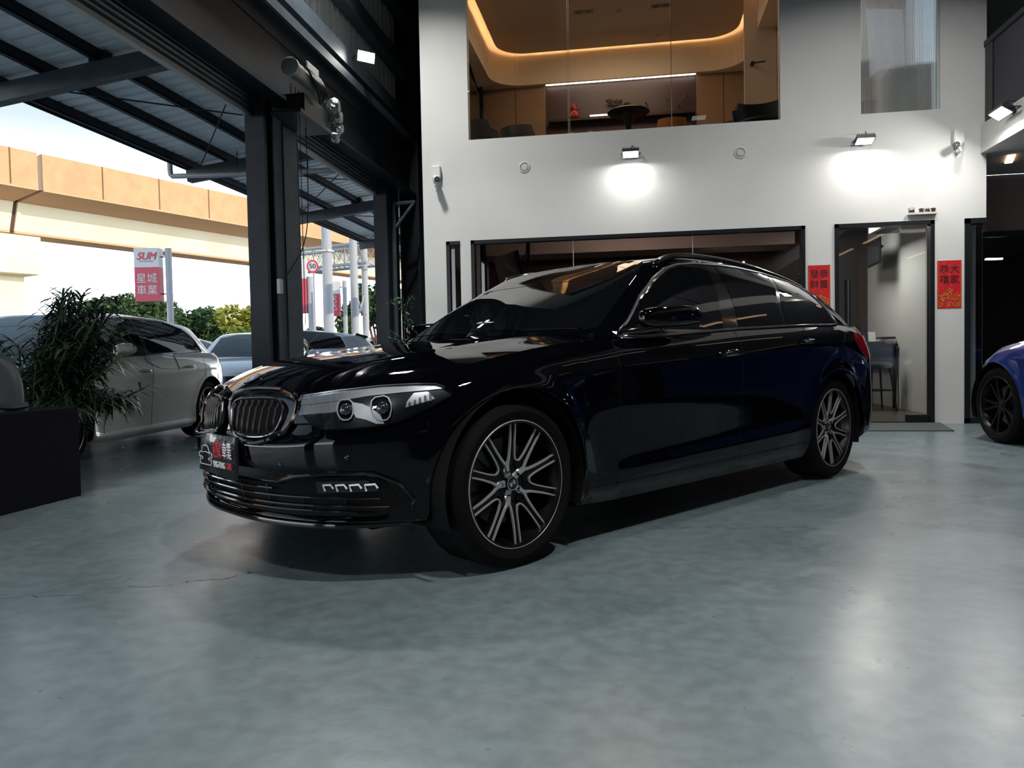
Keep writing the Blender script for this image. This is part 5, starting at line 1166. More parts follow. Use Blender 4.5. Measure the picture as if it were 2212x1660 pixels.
def other_car(spec, key, loc, rz, paint, label, cuts, outline_, wheel='ten', gaps=(1.42, 2.26, 3.20), chrome=None, handles=((2.02, .80), (2.96, .835)), tail=None, head=None, xmask=None, handle_mat=None, fx=.60, rimm=None, facem=None, R=.33, front=True, gy=None):
    root = empty('car', loc, rz, label, 'car')
    matte = pbr('trim_matte_black', (.006, .006, .007), .6); glass = pbr('tinted_glass', (.0035, .004, .0055), .03); gloss = pbr('trim_gloss_black', (.003, .003, .004), .12, coat=.5)
    if key not in _cache: H = car_hull(spec); _cache[key] = (H, hull_bvh(H))
    H, bv = _cache[key]; car_body(root, H, paint, matte, gaps, fx)
    g = np.array([list(b)+list(r) for b, r, q in spec['gh']])
    ws = [tuple(g[0, :3]*.97+g[0, 3:]*.03)]; 
    for i, w_ in ((1, .05), (2, .06)): ws.append(tuple(g[i, :3]*(1-w_)+g[i, 3:]*w_))
    e0, e1 = (g[2, :3]*.55+g[3, :3]*.45), (g[2, 3:]*.55+g[3, 3:]*.45)
    for w_ in (.10, .4, .7, .90): ws.append(tuple(e0*(1-w_)+e1*w_))
    for i, w_ in ((1, .95), (0, .96)): ws.append(tuple(g[i, :3]*(1-w_)+g[i, 3:]*w_))
    ws += [(p[0], -p[1], p[2]) for p in ws[1:-1]][::-1]; draped('windshield', bv, ws, FRONT, glass, root, .06, .003, .004)
    a, b_ = g[-1], g[-2]; rw = [a[:3]*.85+a[3:]*.15, b_[:3]*.85+b_[3:]*.15, b_[:3]*.15+b_[3:]*.85, a[:3]*.12+a[3:]*.88]; rw = [tuple(p) for p in rw]+[(p[0], -p[1], p[2]) for p in (rw[2], rw[1])]
    draped('rear_window', bv, rw, ((0, 0, 0), (0, 1, 0), (0, 0, 1), (-1, 0, 0)), glass, root, .08, .003, .004)
    side_glass(root, bv, outline_, cuts, glass, chrome or gloss, matte)
    for sg in (1, -1):
        my = lambda v: [(p[0], sg*p[1], p[2]) for p in v]
        for i, x in enumerate(gaps):
            P = [(x, 0, z) for z in np.linspace(.24, .93+.02*i, 20)]
            if i == 2: P = [(x-.0+.26*min(1, max(0, (z-.28)/.45))**1.3, 0, z) for z in np.linspace(.26, .95, 24)]
            m = MB(); m.tube(my(on_hull(bv, P, SIDE, -.0005)), .0028, 5); m.build('door_gap', matte, root, xf=cxf)
        for x0, z0 in handles:
            h = MB(); P = on_hull(bv, [(x, 0, z0) for x in np.linspace(x0, x0+.18, 7)], SIDE, 0); of = [.004, .022, .032, .035, .032, .022, .004]
            h.tube(my([p+Vector((0, o, 0)) for p, o in zip(P, of)]), [.006, .013, .016, .017, .016, .013, .006], 10); h.build('door_handle', handle_mat or paint, root, smooth=True, xf=cxf)
        if tail: v, f = drape(bv, tail, diag(PI-.75), .04, .006, .006); cmesh('tail_light', my(v), f, pbr('tail_red', (.20, .006, .012), .12, coat=1), root)
        if head:
            v, f = drape(bv, head, diag(.8), .04, .006, .006); hd = cmesh('headlight', my(v), f, pbr('lamp_reflector', (.36, .38, .41), .22, .8), root)
            v, f = drape(bv, head, diag(.8), .04, .014, .010); cmesh('lens_cover', my(v), f, thin_glass('lamp_lens', (.93, .95, .97)), hd)
        gm = g[4]; m = MB(); sec = [(gm[0]+.03, .97, gm[2]+.085, .03, .04), (gm[0]+.10, 1.0, gm[2]+.09, .08, .06), (gm[0]+.17, 1.0, gm[2]+.09, .09, .058)]; v = []; K = 16
        for x, y, z, a_, c_ in sec:
            for k in range(K): an = 2*PI*k/K; v.append((x, y+a_*math.cos(an), z+c_*math.sin(an)))
        f = [(i*K+k, i*K+(k+1) % K, (i+1)*K+(k+1) % K, (i+1)*K+k) for i in range(2) for k in range(K)]+[tuple(range(K)), tuple(2*K+k for k in range(K))]
        mr = mesh('wing_mirror', [cxf(p) for p in my(v)], f, paint, root, True, angle=45)
        m.tube(my([(gm[0]+.10, .84, gm[2]+.03), (gm[0]+.12, .94, gm[2]+.06)]), .018, 8); m.build('mirror_arm', gloss, mr, smooth=True, xf=cxf)
    if front:
        draped('front_grille', bv, [(0, -.42, .44), (0, .42, .44), (0, .50, .60), (0, .40, .66), (0, -.40, .66), (0, -.50, .60)], FRONT, gloss, root, .06, .004, .006)
        draped('lower_grille', bv, [(0, -.60, .25), (0, .60, .25), (0, .66, .36), (0, -.66, .36)], FRONT, matte, root, .06, .004, .006)
    for xc, zc, Ra in spec['arch']:
        yo = spec['W']-.027
        for sg in (1, -1): make_wheel(root, (XM-xc, sg*yo, R), sg, R=R, rr=R-.083, style=wheel, rim_mat=rimm, face_mat=facem, detail=False, hubcap=False)
    return root
def place(front_axle_x, y, wx, wy, fwd, xm=XM):
    """root location so that the design point (x, y) sits on world (wx, wy); fwd = unit forward direction"""
    fx, fy = fwd; lx, ly = -fy, fx; ox = wx-(xm-front_axle_x)*fx-y*lx; oy = wy-(xm-front_axle_x)*fy-y*ly
    return (ox, oy, 0), math.atan2(fy, fx)
def hb_windows():
    A_ = [(1.50, 0, .945), (1.62, 0, 1.03), (1.80, 0, 1.14), (2.02, 0, 1.26), (2.16, 0, 1.30), (2.24, 0, 1.305), (2.22, 0, 1.15), (2.22, 0, .972), (1.9, 0, .962)]
    B_ = [(2.30, 0, 1.308), (2.6, 0, 1.312), (2.98, 0, 1.305), (3.08, 0, 1.15), (3.16, 0, 1.005), (2.8, 0, .995), (2.29, 0, .978)]
    C_ = [(3.03, 0, 1.30), (3.30, 0, 1.245), (3.46, 0, 1.14), (3.53, 0, 1.015), (3.20, 0, 1.006), (3.13, 0, 1.14)]
    O_ = [(1.46, 0, .932), (1.62, 0, 1.05), (1.80, 0, 1.16), (2.02, 0, 1.278), (2.16, 0, 1.316), (2.6, 0, 1.328), (2.98, 0, 1.32), (3.32, 0, 1.26), (3.48, 0, 1.15), (3.56, 0, 1.00), (3.2, 0, .990), (2.8, 0, .980), (2.3, 0, .962), (1.9, 0, .945)]
    return (A_, B_, C_), O_
TLH = [(3.95, .80, .955), (4.12, .72, .975), (4.28, .52, .94), (4.33, .50, .80), (4.20, .76, .82), (4.05, .83, .88)]
HLH = [(.10, .42, .70), (.28, .62, .73), (.52, .80, .74), (.50, .83, .68), (.33, .73, .60), (.14, .50, .60)]
def parked_cars():
    cuts, out = hb_windows()
    wpaint = pbr('car_paint_white', (.31, .33, .31), .35, coat=1.0, noise=(.4, (.30, .32, .30), 2))
    fw = (.122, -.9925); loc, rz = place(1.04, .87, -4.70, 5.80, fw)
    other_car(HB, 'hb', loc, rz, wpaint, 'pale white five-door hatchback parked outside the open shutter, nearest of the cars outside', cuts, out, tail=TLH, head=HLH)
    loc, rz = place(4.3, .5, -8.75, 15.2, (.06, -.998))
    c = other_car(HB, 'hb', loc, rz, pbr('car_paint_pearl', (.46, .48, .50), .3, coat=1.0), 'white hatchback showing only its rear quarter behind the pale white hatchback', cuts, out, tail=TLH, head=HLH)
    # white saloon facing the garage
    loc, rz = place(1.25, 0, -6.30, 11.75, (.30, -.954))
    other_car(HB, 'hb', loc, rz, pbr('car_paint_ice', (.48, .52, .58), .25, coat=1.0), 'white car parked nose-on toward the garage, its windshield left of the steel pillar', cuts, out, tail=TLH, head=HLH)
    # silver crossover beyond the second bay
    A = [(1.60, 0, .965), (1.70, 0, 1.018), (1.89, 0, 1.148), (2.081, 0, 1.252), (2.238, 0, 1.320), (2.36, 0, 1.352), (2.534, 0, 1.372), (2.670, 0, 1.380), (2.60, 0, 1.24), (2.53, 0, 1.09), (2.50, 0, .999), (2.2, 0, .985), (1.8, 0, .963)]
    Bq = [(2.775, 0, 1.383), (3.05, 0, 1.388), (3.30, 0, 1.378), (3.46, 0, 1.370), (3.36, 0, 1.27), (3.25, 0, 1.16), (3.20, 0, 1.033), (2.9, 0, 1.022), (2.66, 0, 1.010), (2.70, 0, 1.12), (2.74, 0, 1.26)]
    Cq = [(3.51, 0, 1.366), (3.79, 0, 1.340), (3.92, 0, 1.285), (3.97, 0, 1.18), (4.0, 0, 1.09), (4.01, 0, 1.052), (3.7, 0, 1.045), (3.25, 0, 1.035), (3.30, 0, 1.16), (3.41, 0, 1.27)]
    out2 = [(1.558, 0, .945), (1.70, 0, 1.028), (1.89, 0, 1.160), (2.081, 0, 1.265), (2.238, 0, 1.333), (2.36, 0, 1.364), (2.534, 0, 1.384), (2.8, 0, 1.396), (3.05, 0, 1.398), (3.4, 0, 1.384), (3.79, 0, 1.350), (3.935, 0, 1.29), (3.99, 0, 1.18), (4.03, 0, 1.08), (4.02, 0, 1.045), (3.88, 0, 1.038), (3.47, 0, 1.030), (3.1, 0, 1.016), (2.66, 0, .999), (2.2, 0, .974), (1.8, 0, .952)]
    sil = pbr('car_paint_silver', (.30, .33, .37), .3, .6, coat=1.0); chrome = pbr('satin_chrome', (.55, .55, .56), .22, 1.0)
    loc, rz = place(4.7, .3, -6.6, 18.0, (-.90, -.436))
    s = other_car(BK, 'bk', loc, rz, sil, 'silver grey crossover with roof rails and black rear spoiler, seen right of the steel pillar', (A, Bq, Cq), out2, gaps=(1.50, 2.60, 3.44), chrome=chrome, handles=((2.34, .862), (3.28, .922)), tail=[(4.22, .88, .985), (4.34, .86, .985), (4.60, .70, .93), (4.60, .75, .80), (4.36, .90, .80)], fx=.62, R=.345)
    s.scale = (1.12, 1.12, 1.12)
    m = MB(); 
    for sg in (1, -1): m.tube(smooth_open([(2.3, sg*.6, 1.39), (2.5, sg*.6, 1.432), (3.1, sg*.59, 1.43), (3.8, sg*.58, 1.36), (4.0, sg*.57, 1.335)], 2), .014, 8)
    m.build('roof_rail', chrome, s, smooth=True, xf=cxf)
    m = MB(); m.bar((4.40, -.5, 1.315), (4.40, .5, 1.315), .28, .05, up=(.3, 0, 1)); m.build('rear_spoiler', pbr('trim_gloss_black', (.003, .003, .004), .12), s, xf=cxf, bevel=.02)
    # blue coupe on the right
    blue = pbr('car_paint_blue', (.003, .016, .115), .35, .0, coat=1.0, spec=.2)
    loc, rz = place(.862, .905, 3.26, 7.42, (-.11, .994))
    c = other_car(BK, 'bk', loc, rz, blue, 'bright blue car with black multi-spoke wheels, cut off by the right edge of the photo', (A, Bq, Cq), out2, wheel='split', gaps=(1.50, 2.60, 3.44), handles=((2.34, .862), (3.28, .922)), head=[(.12, .46, .72), (.252, .557, .742), (.473, .752, .761), (.582, .842, .732), (.438, .795, .653), (.324, .729, .614), (.124, .46, .621)], fx=.62, R=.345, facem=pbr('rim_dark_satin', (.03, .033, .038), .25, .8), tail=[(4.22, .88, .985), (4.34, .86, .985), (4.60, .70, .93), (4.60, .75, .80), (4.36, .90, .80)])
    # white van far right beyond the crossover
    p = at(806, 31); v = empty('van', (p.x+1.2, p.y, 0), -.25); tag(v, 'white van roof and dark window visible just left of the end post', 'van'); b = MB(); pr = [(-2.2, .35), (2.3, .35), (2.3, .95), (1.9, 1.15), (1.5, 1.72), (1.2, 1.80), (-2.1, 1.80), (-2.2, 1.6)]
    b.prism(pr, -.9, .9, 'y'); b.build('body_shell', pbr('van_white', (.62, .63, .65), .3, coat=.8), v, bevel=.06)
    b = MB(); 
    for s_ in (-1, 1): b.prism([(-2.0, 1.15), (1.5, 1.15), (1.22, 1.62), (-2.0, 1.62)], s_*.905-.006, s_*.905+.006, 'y')
    b.build('side_window', pbr('tinted_glass', (0, 0, 0)), v)
    for x in (-1.4, 1.5):
        for s_ in (-1, 1): w_ = MB(); w_.cyl((x, s_*.72, .34), (x, s_*.93, .34), .34, 24); w_.build('wheel', pbr('tyre_rubber', (0, 0, 0)), v, smooth=True, angle=40)
# ================================================================ THINGS IN THE GARAGE
emitw = pbr('lamp_face', (1, 1, 1), emit=(1, .97, .92), es=22)
def flood(name, loc, rz, tilt, label, energy, sx=.20, group=None, col=(1, .96, .90), spot=PI):
    """wall floodlight; local -y is outwards from its wall; tilt = how far the face looks down"""
    r = empty('flood_light', loc, rz, label, 'flood light', group)
    c, s = math.cos(tilt), math.sin(tilt)
    def T(p): x, y, z = p; return (x, y*c-z*s-.13, y*s+z*c)
    b = MB(); b.box((-sx/2, -.02, -.07), (sx/2, .02, .07)); 
    for i in range(9): x = -sx/2+.012+i*(sx-.024)/8; b.box((x-.003, .02, -.06), (x+.003, .045, .06))
    b.v = [T(p) for p in b.v]; b.build('housing', pbr('flood_housing', (.03, .033, .035), .45, .4), r)
    b = MB(); b.box((-sx/2+.012, -.024, -.058), (sx/2-.012, -.0202, .058)); b.v = [T(p) for p in b.v]; b.build('lamp_face', emitw, r)
    b = MB(); b.tube([(-sx/2-.01, -.13, 0), (-sx/2-.01, -.02, 0), (sx/2+.01, -.02, 0), (sx/2+.01, -.13, 0)], .007, 6); b.box((-.03, -.02, -.02), (.03, 0, .02)); b.build('bracket', blackf, r)
    b = MB(); b.tube([(0, -.13, .03), (.02, -.10, .10), (.05, -.01, .09)], .005, 6); b.build('cable', blackf, r, smooth=True)
    M_ = Matrix.Rotation(rz, 3, 'Z'); d = M_ @ Vector((0, -c, -s)); o = M_ @ Vector(T((0, -.03, 0)))+Vector(loc)
    l = add_light('flood_lamp', 'AREA', o+d*.012, energy, col, sx, .12, d); l.data.spread = spot; return r
def cctv(loc, rz, label, aim):
    r = empty('security_camera', loc, rz, label, 'security camera'); wc = pbr('camera_white', (.62, .63, .62), .4)
    b = MB(); b.box((-.055, -.07, -.02), (.055, 0, .13)); b.build('junction_box', wc, r, bevel=.008)
    b = MB(); b.tube([(0, -.02, -.13), (0, -.10, -.12), (aim*.3, -.10, -.06)], .016, 8); b.lathe([(.001, -.006), (.045, -.006), (.045, 0), (.001, 0)], 20, axis='y', c=(0, 0, -.13)); b.build('arm', wc, r, smooth=True, angle=40)
    p0, p1 = Vector((-aim*.3, -.03, -.02)), Vector((aim, -.20, -.075)); b = MB(); b.cyl(p0, p1, .036, 20); b.build('barrel', wc, r, smooth=True, angle=40)
    n = (p1-p0).normalized(); b = MB(); b.cyl(p1, p1+n*.004, .033, 20); f = b.build('lens_ring', blackf, r, smooth=True, angle=40)
    a = n.cross(Vector((0, 0, 1))).normalized(); q = a.cross(n)
    b = MB(); 
    for k in range(6): e = a*math.cos(k*PI/3)*.022+q*math.sin(k*PI/3)*.022; b.cyl(p1+n*.004+e, p1+n*.006+e, .006, 8)
    b.cyl(p1+n*.004, p1+n*.008, .010, 12); b.build('infrared_led', pbr('led_glassy', (.35, .37, .38), .2), f)
    return r
def poster(name, x0, x1, z0, z1, cols, label):
    r = empty(name, ((x0+x1)/2, WY, (z0+z1)/2)); tag(r, label, 'poster'); w, h = (x1-x0)/2, (z1-z0)/2
    b = MB(); b.box((-w, -.004, -h), (w, -.001, h)); b.build('sheet', pbr('poster_red', (.55, .012, .020), .5, noise=(14, (.46, .010, .018), 3)), r)
    gold = pbr('poster_gold', (.55, .30, .05), .45, .3); ink = pbr('poster_ink', (.012, .008, .008), .6)
    for ci, col in enumerate(cols):
        for ri, chh in enumerate(col): text('characters', chh, ink, (w*(.40-ci*.80)*1.05, -.0055, h*(.62-ri*.44)), (1, 0, 0), (0, 0, 1), w*.82, r, .0008, bold=.0022)
    rnd = random.Random(len(label)); b = MB()
    for _ in range(150):     # gilt printed ornament: small rooftops and clouds heaped in a mound
        x = rnd.uniform(-.86, .86)*w; top = -h*.15-abs(x/w)*h*.35; z = rnd.uniform(-h*.93, top); s = rnd.uniform(.004, .011)
        b.box((x-s, -.0052, z-s*.5), (x+s, -.0042, z+s*.5)) if rnd.random() < .5 else b.add([(x-s*1.3, -.005, z), (x, -.005, z+s), (x+s*1.3, -.005, z), (x, -.005, z-s*.4)], [(0, 1, 2, 3)])
    for _ in range(40): x = rnd.uniform(-.9, .9)*w; z = rnd.uniform(-.2, .93)*h; b.add([(x-.002, -.0048, z-.006), (x+.002, -.0048, z-.006), (x+.002, -.0048, z+.006), (x-.002, -.0048, z+.006)], [(0, 1, 2, 3)])
    for x in (-.93, .93): b.box((x*w-.0015, -.005, -h*.95), (x*w+.0015, -.0045, h*.95))
    b.build('gilt_print', gold, r); return r
def chair(name, loc, rz, col, label, legs=True, seat=.44, back=.80, w=.52, kind='armchair'):
    r = empty(name, loc, rz, label, 'chair'); m = pbr('upholstery_%s' % name+str(len(label)), col, .85, bump=(200, .2, .002)); v = []; N = 22; M2 = 8
    for i in range(N+1):
        a = -PI*.10+PI*1.20*i/N; hh = back if .2 < i/N < .8 else back-(.16 if kind == 'armchair' else .05)*abs(i/N-.5)*2
        for j in range(M2+1):
            t = j/M2; z = seat-.06+(hh-seat+.06)*t; k = 1+.10*t; v.append((w/2*k*math.cos(a), w/2*k*math.sin(a)*.92+.04*t, z))
    n = len(v); v2 = [(p[0]*.90, p[1]*.90, p[2]) for p in v]; f = grid_faces(N+1, M2+1)+grid_faces(N+1, M2+1, n, True)
    for i in range(N): f.append((i*(M2+1)+M2, (i+1)*(M2+1)+M2, n+(i+1)*(M2+1)+M2, n+i*(M2+1)+M2)); f.append((i*(M2+1), n+i*(M2+1), n+(i+1)*(M2+1), (i+1)*(M2+1)))
    f.append(tuple(j for j in range(M2+1))+tuple(n+j for j in range(M2, -1, -1))); f.append(tuple(N*(M2+1)+j for j in range(M2, -1, -1))+tuple(n+N*(M2+1)+j for j in range(M2+1)))
    mesh('backrest', v+v2, f, m, r, True, angle=50)
    b = MB(); b.lathe([(.001, seat), (w*.42, seat), (w*.46, seat-.03), (w*.44, seat-.08), (.001, seat-.09)], 24); b.build('seat', m, r, smooth=True, angle=50)
    for sx_ in (-1, 1):
        for sy in (-1, 1): b = MB(); b.tube([(sx_*w*.28, sy*w*.28, seat-.08), (sx_*w*.42, sy*w*.42, 0)], [.016, .011], 8); b.build('leg', blackf, r, smooth=True)
    if kind == 'stool':
        b = MB(); q = [(sx_*w*.36, sy*w*.36, seat*.42) for sx_, sy in ((-1, -1), (1, -1), (1, 1), (-1, 1))]; b.tube(q, .009, 6, closed=True); b.build('footrest', blackf, r, smooth=True)
    return r
# lamps on the walls
flood('f', (.02, WY, 3.29), 0, 1.22, 'black wall flood light shining down the white wall below the large upper window', 11)
flood('f', (2.67, WY, 3.28), 0, 1.25, 'black wall flood light shining down the white wall above the glass door', 11, col=(1, .92, .84))
flood('f', (3.95, 8.62, 3.31), -PI/2, 1.0, 'black flood light on the white mezzanine edge at the right of the photo', 22, sx=.30)
flood('f', (-3.28, 9.14, 4.60), .75, .25, 'glaring flood light on the steel girt above the second shutter', 4, sx=.24)
bpy.context.view_layer.update()
cctv((-2.41, WY, 3.17), 0, 'white bullet security camera at the left end of the white wall', .05)
cctv((3.70, WY, 3.22), 0, 'white bullet security camera at the right end of the white wall beside the mezzanine', -.08)
for x, z, lab in ((-1.29, 3.23, 'round white disc vent on the white wall, left of the flood light'), (1.31, 3.25, 'round white disc vent on the white wall, between the two flood lights')):
    r = empty('wall_vent', (x, WY, z), 0, lab, 'vent'); b = MB(); b.lathe([(.072, -.001), (.072, -.006), (.055, -.010), (.050, -.004)], 32, axis='y'); b.build('vent_ring', pbr('vent_white', (.55, .55, .54), .5), r, smooth=True, angle=30)
    b = MB(); b.lathe([(.001, -.012), (.040, -.011), (.044, -.002)], 32, axis='y'); b.build('vent_disc', pbr('vent_white', (.55, .55, .54), .5), r, smooth=True, angle=30)
poster('p', 2.07, 2.32, 1.32, 1.88, ('恭喜', '發財'), 'red New Year poster left of the glass door, partly hidden by the black car')
poster('p', 3.49, 3.75, 1.33, 1.88, ('大家', '恭禧'), 'red New Year poster on the white pier right of the glass door, fully visible')
for o in [o for o in COL.objects if o.name in ('p', 'p.001')]: o.name = 'new_year_poster'
sg_ = empty('room_sign', (3.32, WY, 2.45), 0, 'small black Chinese room sign on a cream ledge above the glass door', 'sign')
b = MB(); b.box((-.15, -.05, -.035), (.16, 0, -.012)); b.build('ledge', pbr('sign_cream', (.55, .48, .42), .6), sg_)
ink = pbr('sign_ink', (.012, .012, .014), .5); text('characters', '客休室', ink, (.065, -.006, .012), (1, 0, 0), (0, 0, 1), .055, sg_, .004, bold=.001, sx=1.15); text('lettering', 'CUSTOMER LOUNGE', ink, (.01, -.052, -.045), (1, 0, 0), (0, 0, 1), .02, sg_, .002, bold=.0006)
b = MB(); b.box((-.135, -.008, -.008), (-.075, -.002, .048)); o = b.build('sign_icon', ink, sg_); b = MB(); b.prism([(-.130, .018), (-.115, .032), (-.105, .022), (-.09, .036), (-.08, .024), (-.08, .043), (-.13, .043)], -.0095, -.008, 'y'); b.build('icon_peaks', pbr('icon_white', (.6, .6, .6), .5), sg_)
mt = MB(); mt.prism([(2.20, 8.52), (3.32, 8.49), (3.52, 9.40), (2.20, 9.40)], .0005, .012); tag(mt.build('door_mat', pbr('mat_grey', (.085, .10, .10), .95, noise=(160, (.05, .06, .06), 2), bump=(300, .6, .004))), 'dark grey ribbed door mat laid in front of the glass door', 'mat')
# ---- lounge
chair('bar_stool', (3.42, 11.38, .012), .2, (.045, .055, .065), 'grey bucket bar stool with thin dark legs, standing at the counter behind the glass door', seat=.68, back=.98, w=.46, kind='stool')
t = empty('bar_table', (3.50, 12.0, .012), 0, 'dark high counter table against the white lounge wall, laden with small things', 'table'); b = MB(); b.box((-.36, -.3, .90), (.32, 1.0, .945)); b.build('tabletop', blackf, t, bevel=.004); b = MB(); b.box((-.34, -.28, .66), (.30, -.24, .90)); b.build('apron', pbr('apron_dark', (.03, .032, .04), .5), t); 
for x, y in ((-.32, -.26), (.28, -.26), (-.32, .96), (.28, .96)): b = MB(); b.box((x-.02, y-.02, 0), (x+.02, y+.02, .9)); b.build('leg', blackf, t)
TZ = .012+.945
rnd = random.Random(3)
for k, (x, y, h_, w_, col, nm, lab) in enumerate([(3.20, 11.95, .12, .05, (.10, .30, .30), 'bottle', 'teal bottle at the left end of the bar table'), (3.27, 12.0, .15, .04, (.30, .32, .25), 'bottle', 'grey green bottle, second from the left on the bar table'), (3.34, 11.88, .10, .06, (.35, .28, .12), 'jar', 'brown jar in the middle of the bar table'), (3.42, 11.98, .13, .05, (.45, .45, .42), 'jar', 'pale jar right of the brown jar on the bar table'), (3.52, 11.86, .16, .045, (.5, .5, .5), 'tablet_stand', 'white leaning card stand on the bar table')]):
    if nm == 'tablet_stand':
        b = MB(); b.box((-.05, -.005, 0), (.05, .005, .18)); b.v = [(x_, y_+z_*.35, z_) for x_, y_, z_ in b.v]; o = b.build(nm, pbr('card_white', col, .5)); o.location = (x, y, TZ); tag(o, lab, 'card stand'); continue
    b = MB(); b.lathe([(.001, 0), (w_*.6, 0), (w_*.62, h_*.6), (w_*.3, h_*.75), (w_*.28, h_), (.001, h_)], 14); o = b.build(nm, pbr('item_%d' % k, col, .3), smooth=True, angle=40); o.location = (x, y, TZ); tag(o, lab, nm)
for k, (z, col) in enumerate(((0, (.30, .22, .16)), (.035, (.5, .47, .42)), (.07, (.04, .05, .08)))): b = MB(); b.box((-.11, -.15, 0), (.11, .15, .032)); o = b.build('book', pbr('book_%d' % k, col, .6), bevel=.003); o.location = (3.68, 11.92, TZ+z); o.rotation_euler.z = .1*k; tag(o, ('brown book at the bottom', 'cream book in the middle', 'dark blue book on top')[k]+' of the pile on the bar table', 'book')
t = empty('television', (3.60, 12.0, 2.32), -.08, 'black wall television hung near the ceiling behind the glass door', 'television'); b = MB(); b.box((-.03, -.38, -.19), (0, .38, .19)); b.build('screen_bezel', blackf, t, bevel=.008); b = MB(); b.box((-.034, -.36, -.17), (-.031, .36, .17)); b.build('screen', pbr('screen_black', (.008, .009, .011), .08, coat=1), t); b = MB(); b.tube([(0, 0, 0), (.10, 0, .1)], .02, 8); b.build('mount', blackf, t)
t = empty('air_conditioner', (3.70, 10.9, 2.57), 0, 'slim ceiling air conditioner with a dark slot above the television', 'air conditioner'); b = MB(); b.box((-.30, -.65, -.03), (.10, .75, .27)); b.build('casing', pbr('aircon_white', (.5, .5, .5), .5), t, bevel=.02); b = MB(); b.box((-.24, -.6, -.036), (-.05, .7, -.031)); b.build('louver', blackf, t)
t = empty('television', (-1.70, 10.75, 2.05), -1.05, 'tilted black display on a ceiling bracket inside the large lower window', 'television'); b = MB(); b.box((-.45, -.03, -.30), (.45, .02, .30)); b.v = [(x, y*math.cos(.25)-z*math.sin(.25), y*math.sin(.25)+z*math.cos(.25)) for x, y, z in b.v]; b.build('screen_bezel', pbr('display_dark', (.05, .035, .05), .2, coat=.5), t, bevel=.01); b = MB(); b.tube([(0, .05, 0), (-.05, .3, .1), (-.05, .3, .78)], .025, 8); b.tube([(0, .05, .05), (.1, .2, .3), (0, .3, .78)], .008, 6); b.build('mount', blackf, t, smooth=True)
for k, x in enumerate((-1.5, .05, 1.3)): b = MB(); b.cyl((0, 0, 0), (0, 0, -.07), .035, 14); o = b.build('spot_lamp', pbr('spot_body', (.6, .6, .58), .4), smooth=True, angle=40); o.location = (x, 11.2+.3*k, 2.85); tag(o, ('leftmost', 'middle', 'rightmost')[k]+' of the three small white ceiling spots in the lounge', 'spot light')
b = MB(); b.box((0, 0, 0), (.03, .03, .5)); o = b.build('tube_light', pbr('white_led', (1, 1, 1))); o.location = (1.86, 13.165, 1.9); tag(o, 'short vertical white tube light glowing at the back of the dark lounge', 'tube light')
b = MB(); b.cyl((-.06, 0, 0), (.06, 0, 0), .025, 10); o = b.build('ceiling_lamp', pbr('white_led', (1, 1, 1)), smooth=True); o.location = (1.40, 12.6, 2.30); tag(o, 'small glowing lamp in the dark lounge, left of the vertical tube light', 'lamp')
# ---- office furniture
FZ = 3.45
chair('armchair', (-1.98, 10.15, FZ), 2.6, (.14, .135, .14), 'grey armchair at the left corner of the office window, the nearer of two', seat=.28, back=.54, w=.62)
chair('armchair', (-1.50, 10.62, FZ), 2.9, (.16, .155, .15), 'grey armchair behind the office window, right of the corner one', seat=.30, back=.60, w=.50)
chair('armchair', (1.12, 10.62, FZ), 0, (.012, .030, .042), 'dark teal armchair behind the office window, left of the two dark ones', seat=.30, back=.60, w=.60)
chair('armchair', (1.62, 9.92, FZ), -.2, (.010, .024, .034), 'dark teal armchair at the right corner of the office window', seat=.30, back=.62, w=.62)
chair('armchair', (.62, 11.3, FZ), 3.1, (.40, .17, .06), 'orange tan tub chair behind the round office table', seat=.40, back=.78, w=.42)
t = empty('round_table', (0, 11.0, FZ), 0, 'black round pedestal table in the middle of the office', 'table'); b = MB(); b.lathe([(.001, .84), (.28, .85), (.30, .865), (.29, .88), (.001, .88)], 36); b.build('tabletop', blackf, t, smooth=True, angle=40); b = MB(); b.lathe([(.20, 0), (.20, .02), (.035, .05), (.028, .5), (.045, .7), (.10, .845)], 24); b.build('pedestal', blackf, t, smooth=True, angle=40)
b = MB(); b.box((-.8, -.25, 0), (.35, .25, .75)); o = b.build('desk', pbr('desk_dark', (.03, .022, .022), .4), bevel=.01); o.location = (-.35, 11.9, FZ); tag(o, 'dark low desk under the lit niche in the office', 'desk')
for k, (x, w_, col) in enumerate(((-.58, .07, (.55, .42, .25)), (-.38, .07, (.12, .10, .10)), (-.86, .05, (.4, .4, .4)))): b = MB(); b.box((-w_/2, -.02, 0), (w_/2, .02, .10)); o = b.build('desk_calendar', pbr('cal_%d' % k, col, .6, noise=(40, (.2, .15, .1), 2))); o.location = (x, 11.72, FZ+.75); tag(o, ('patterned cream', 'small black', 'little grey')[k]+' card box standing on the dark office desk', 'box')
t = empty('bonsai', (-.16, 12.57, 4.765), 0, 'small bonsai tree on a carved wooden stand on the niche shelf', 'bonsai'); b = MB(); b.box((-.16, -.05, 0), (.20, .05, .05)); b.build('stand', pbr('stand_wood', (.45, .20, .05), .4), t, bevel=.006)
b = MB(); b.tube([(0, 0, .05), (-.03, 0, .12), (.04, 0, .17), (-.12, 0, .24)], [.018, .014, .010, .006], 8); b.tube([(.03, 0, .16), (.15, 0, .15)], [.010, .006], 6); b.build('trunk', bark, t, smooth=True); leaf_cloud(420, [((-.14, 0, .25), (.07, .05, .035)), ((.0, 0, .23), (.08, .05, .03)), ((.14, 0, .18), (.07, .05, .03))], .018, rnd).build('foliage', [pbr('bonsai_leaf', (.12, .10, .03), .7), pbr('bonsai_leaf2', (.20, .12, .04), .7)], t)
b = MB(); b.lathe([(.001, 0), (.09, 0), (.10, .03), (.07, .10), (.04, .13), (.05, .18), (.02, .24), (.001, .26)], 16); 
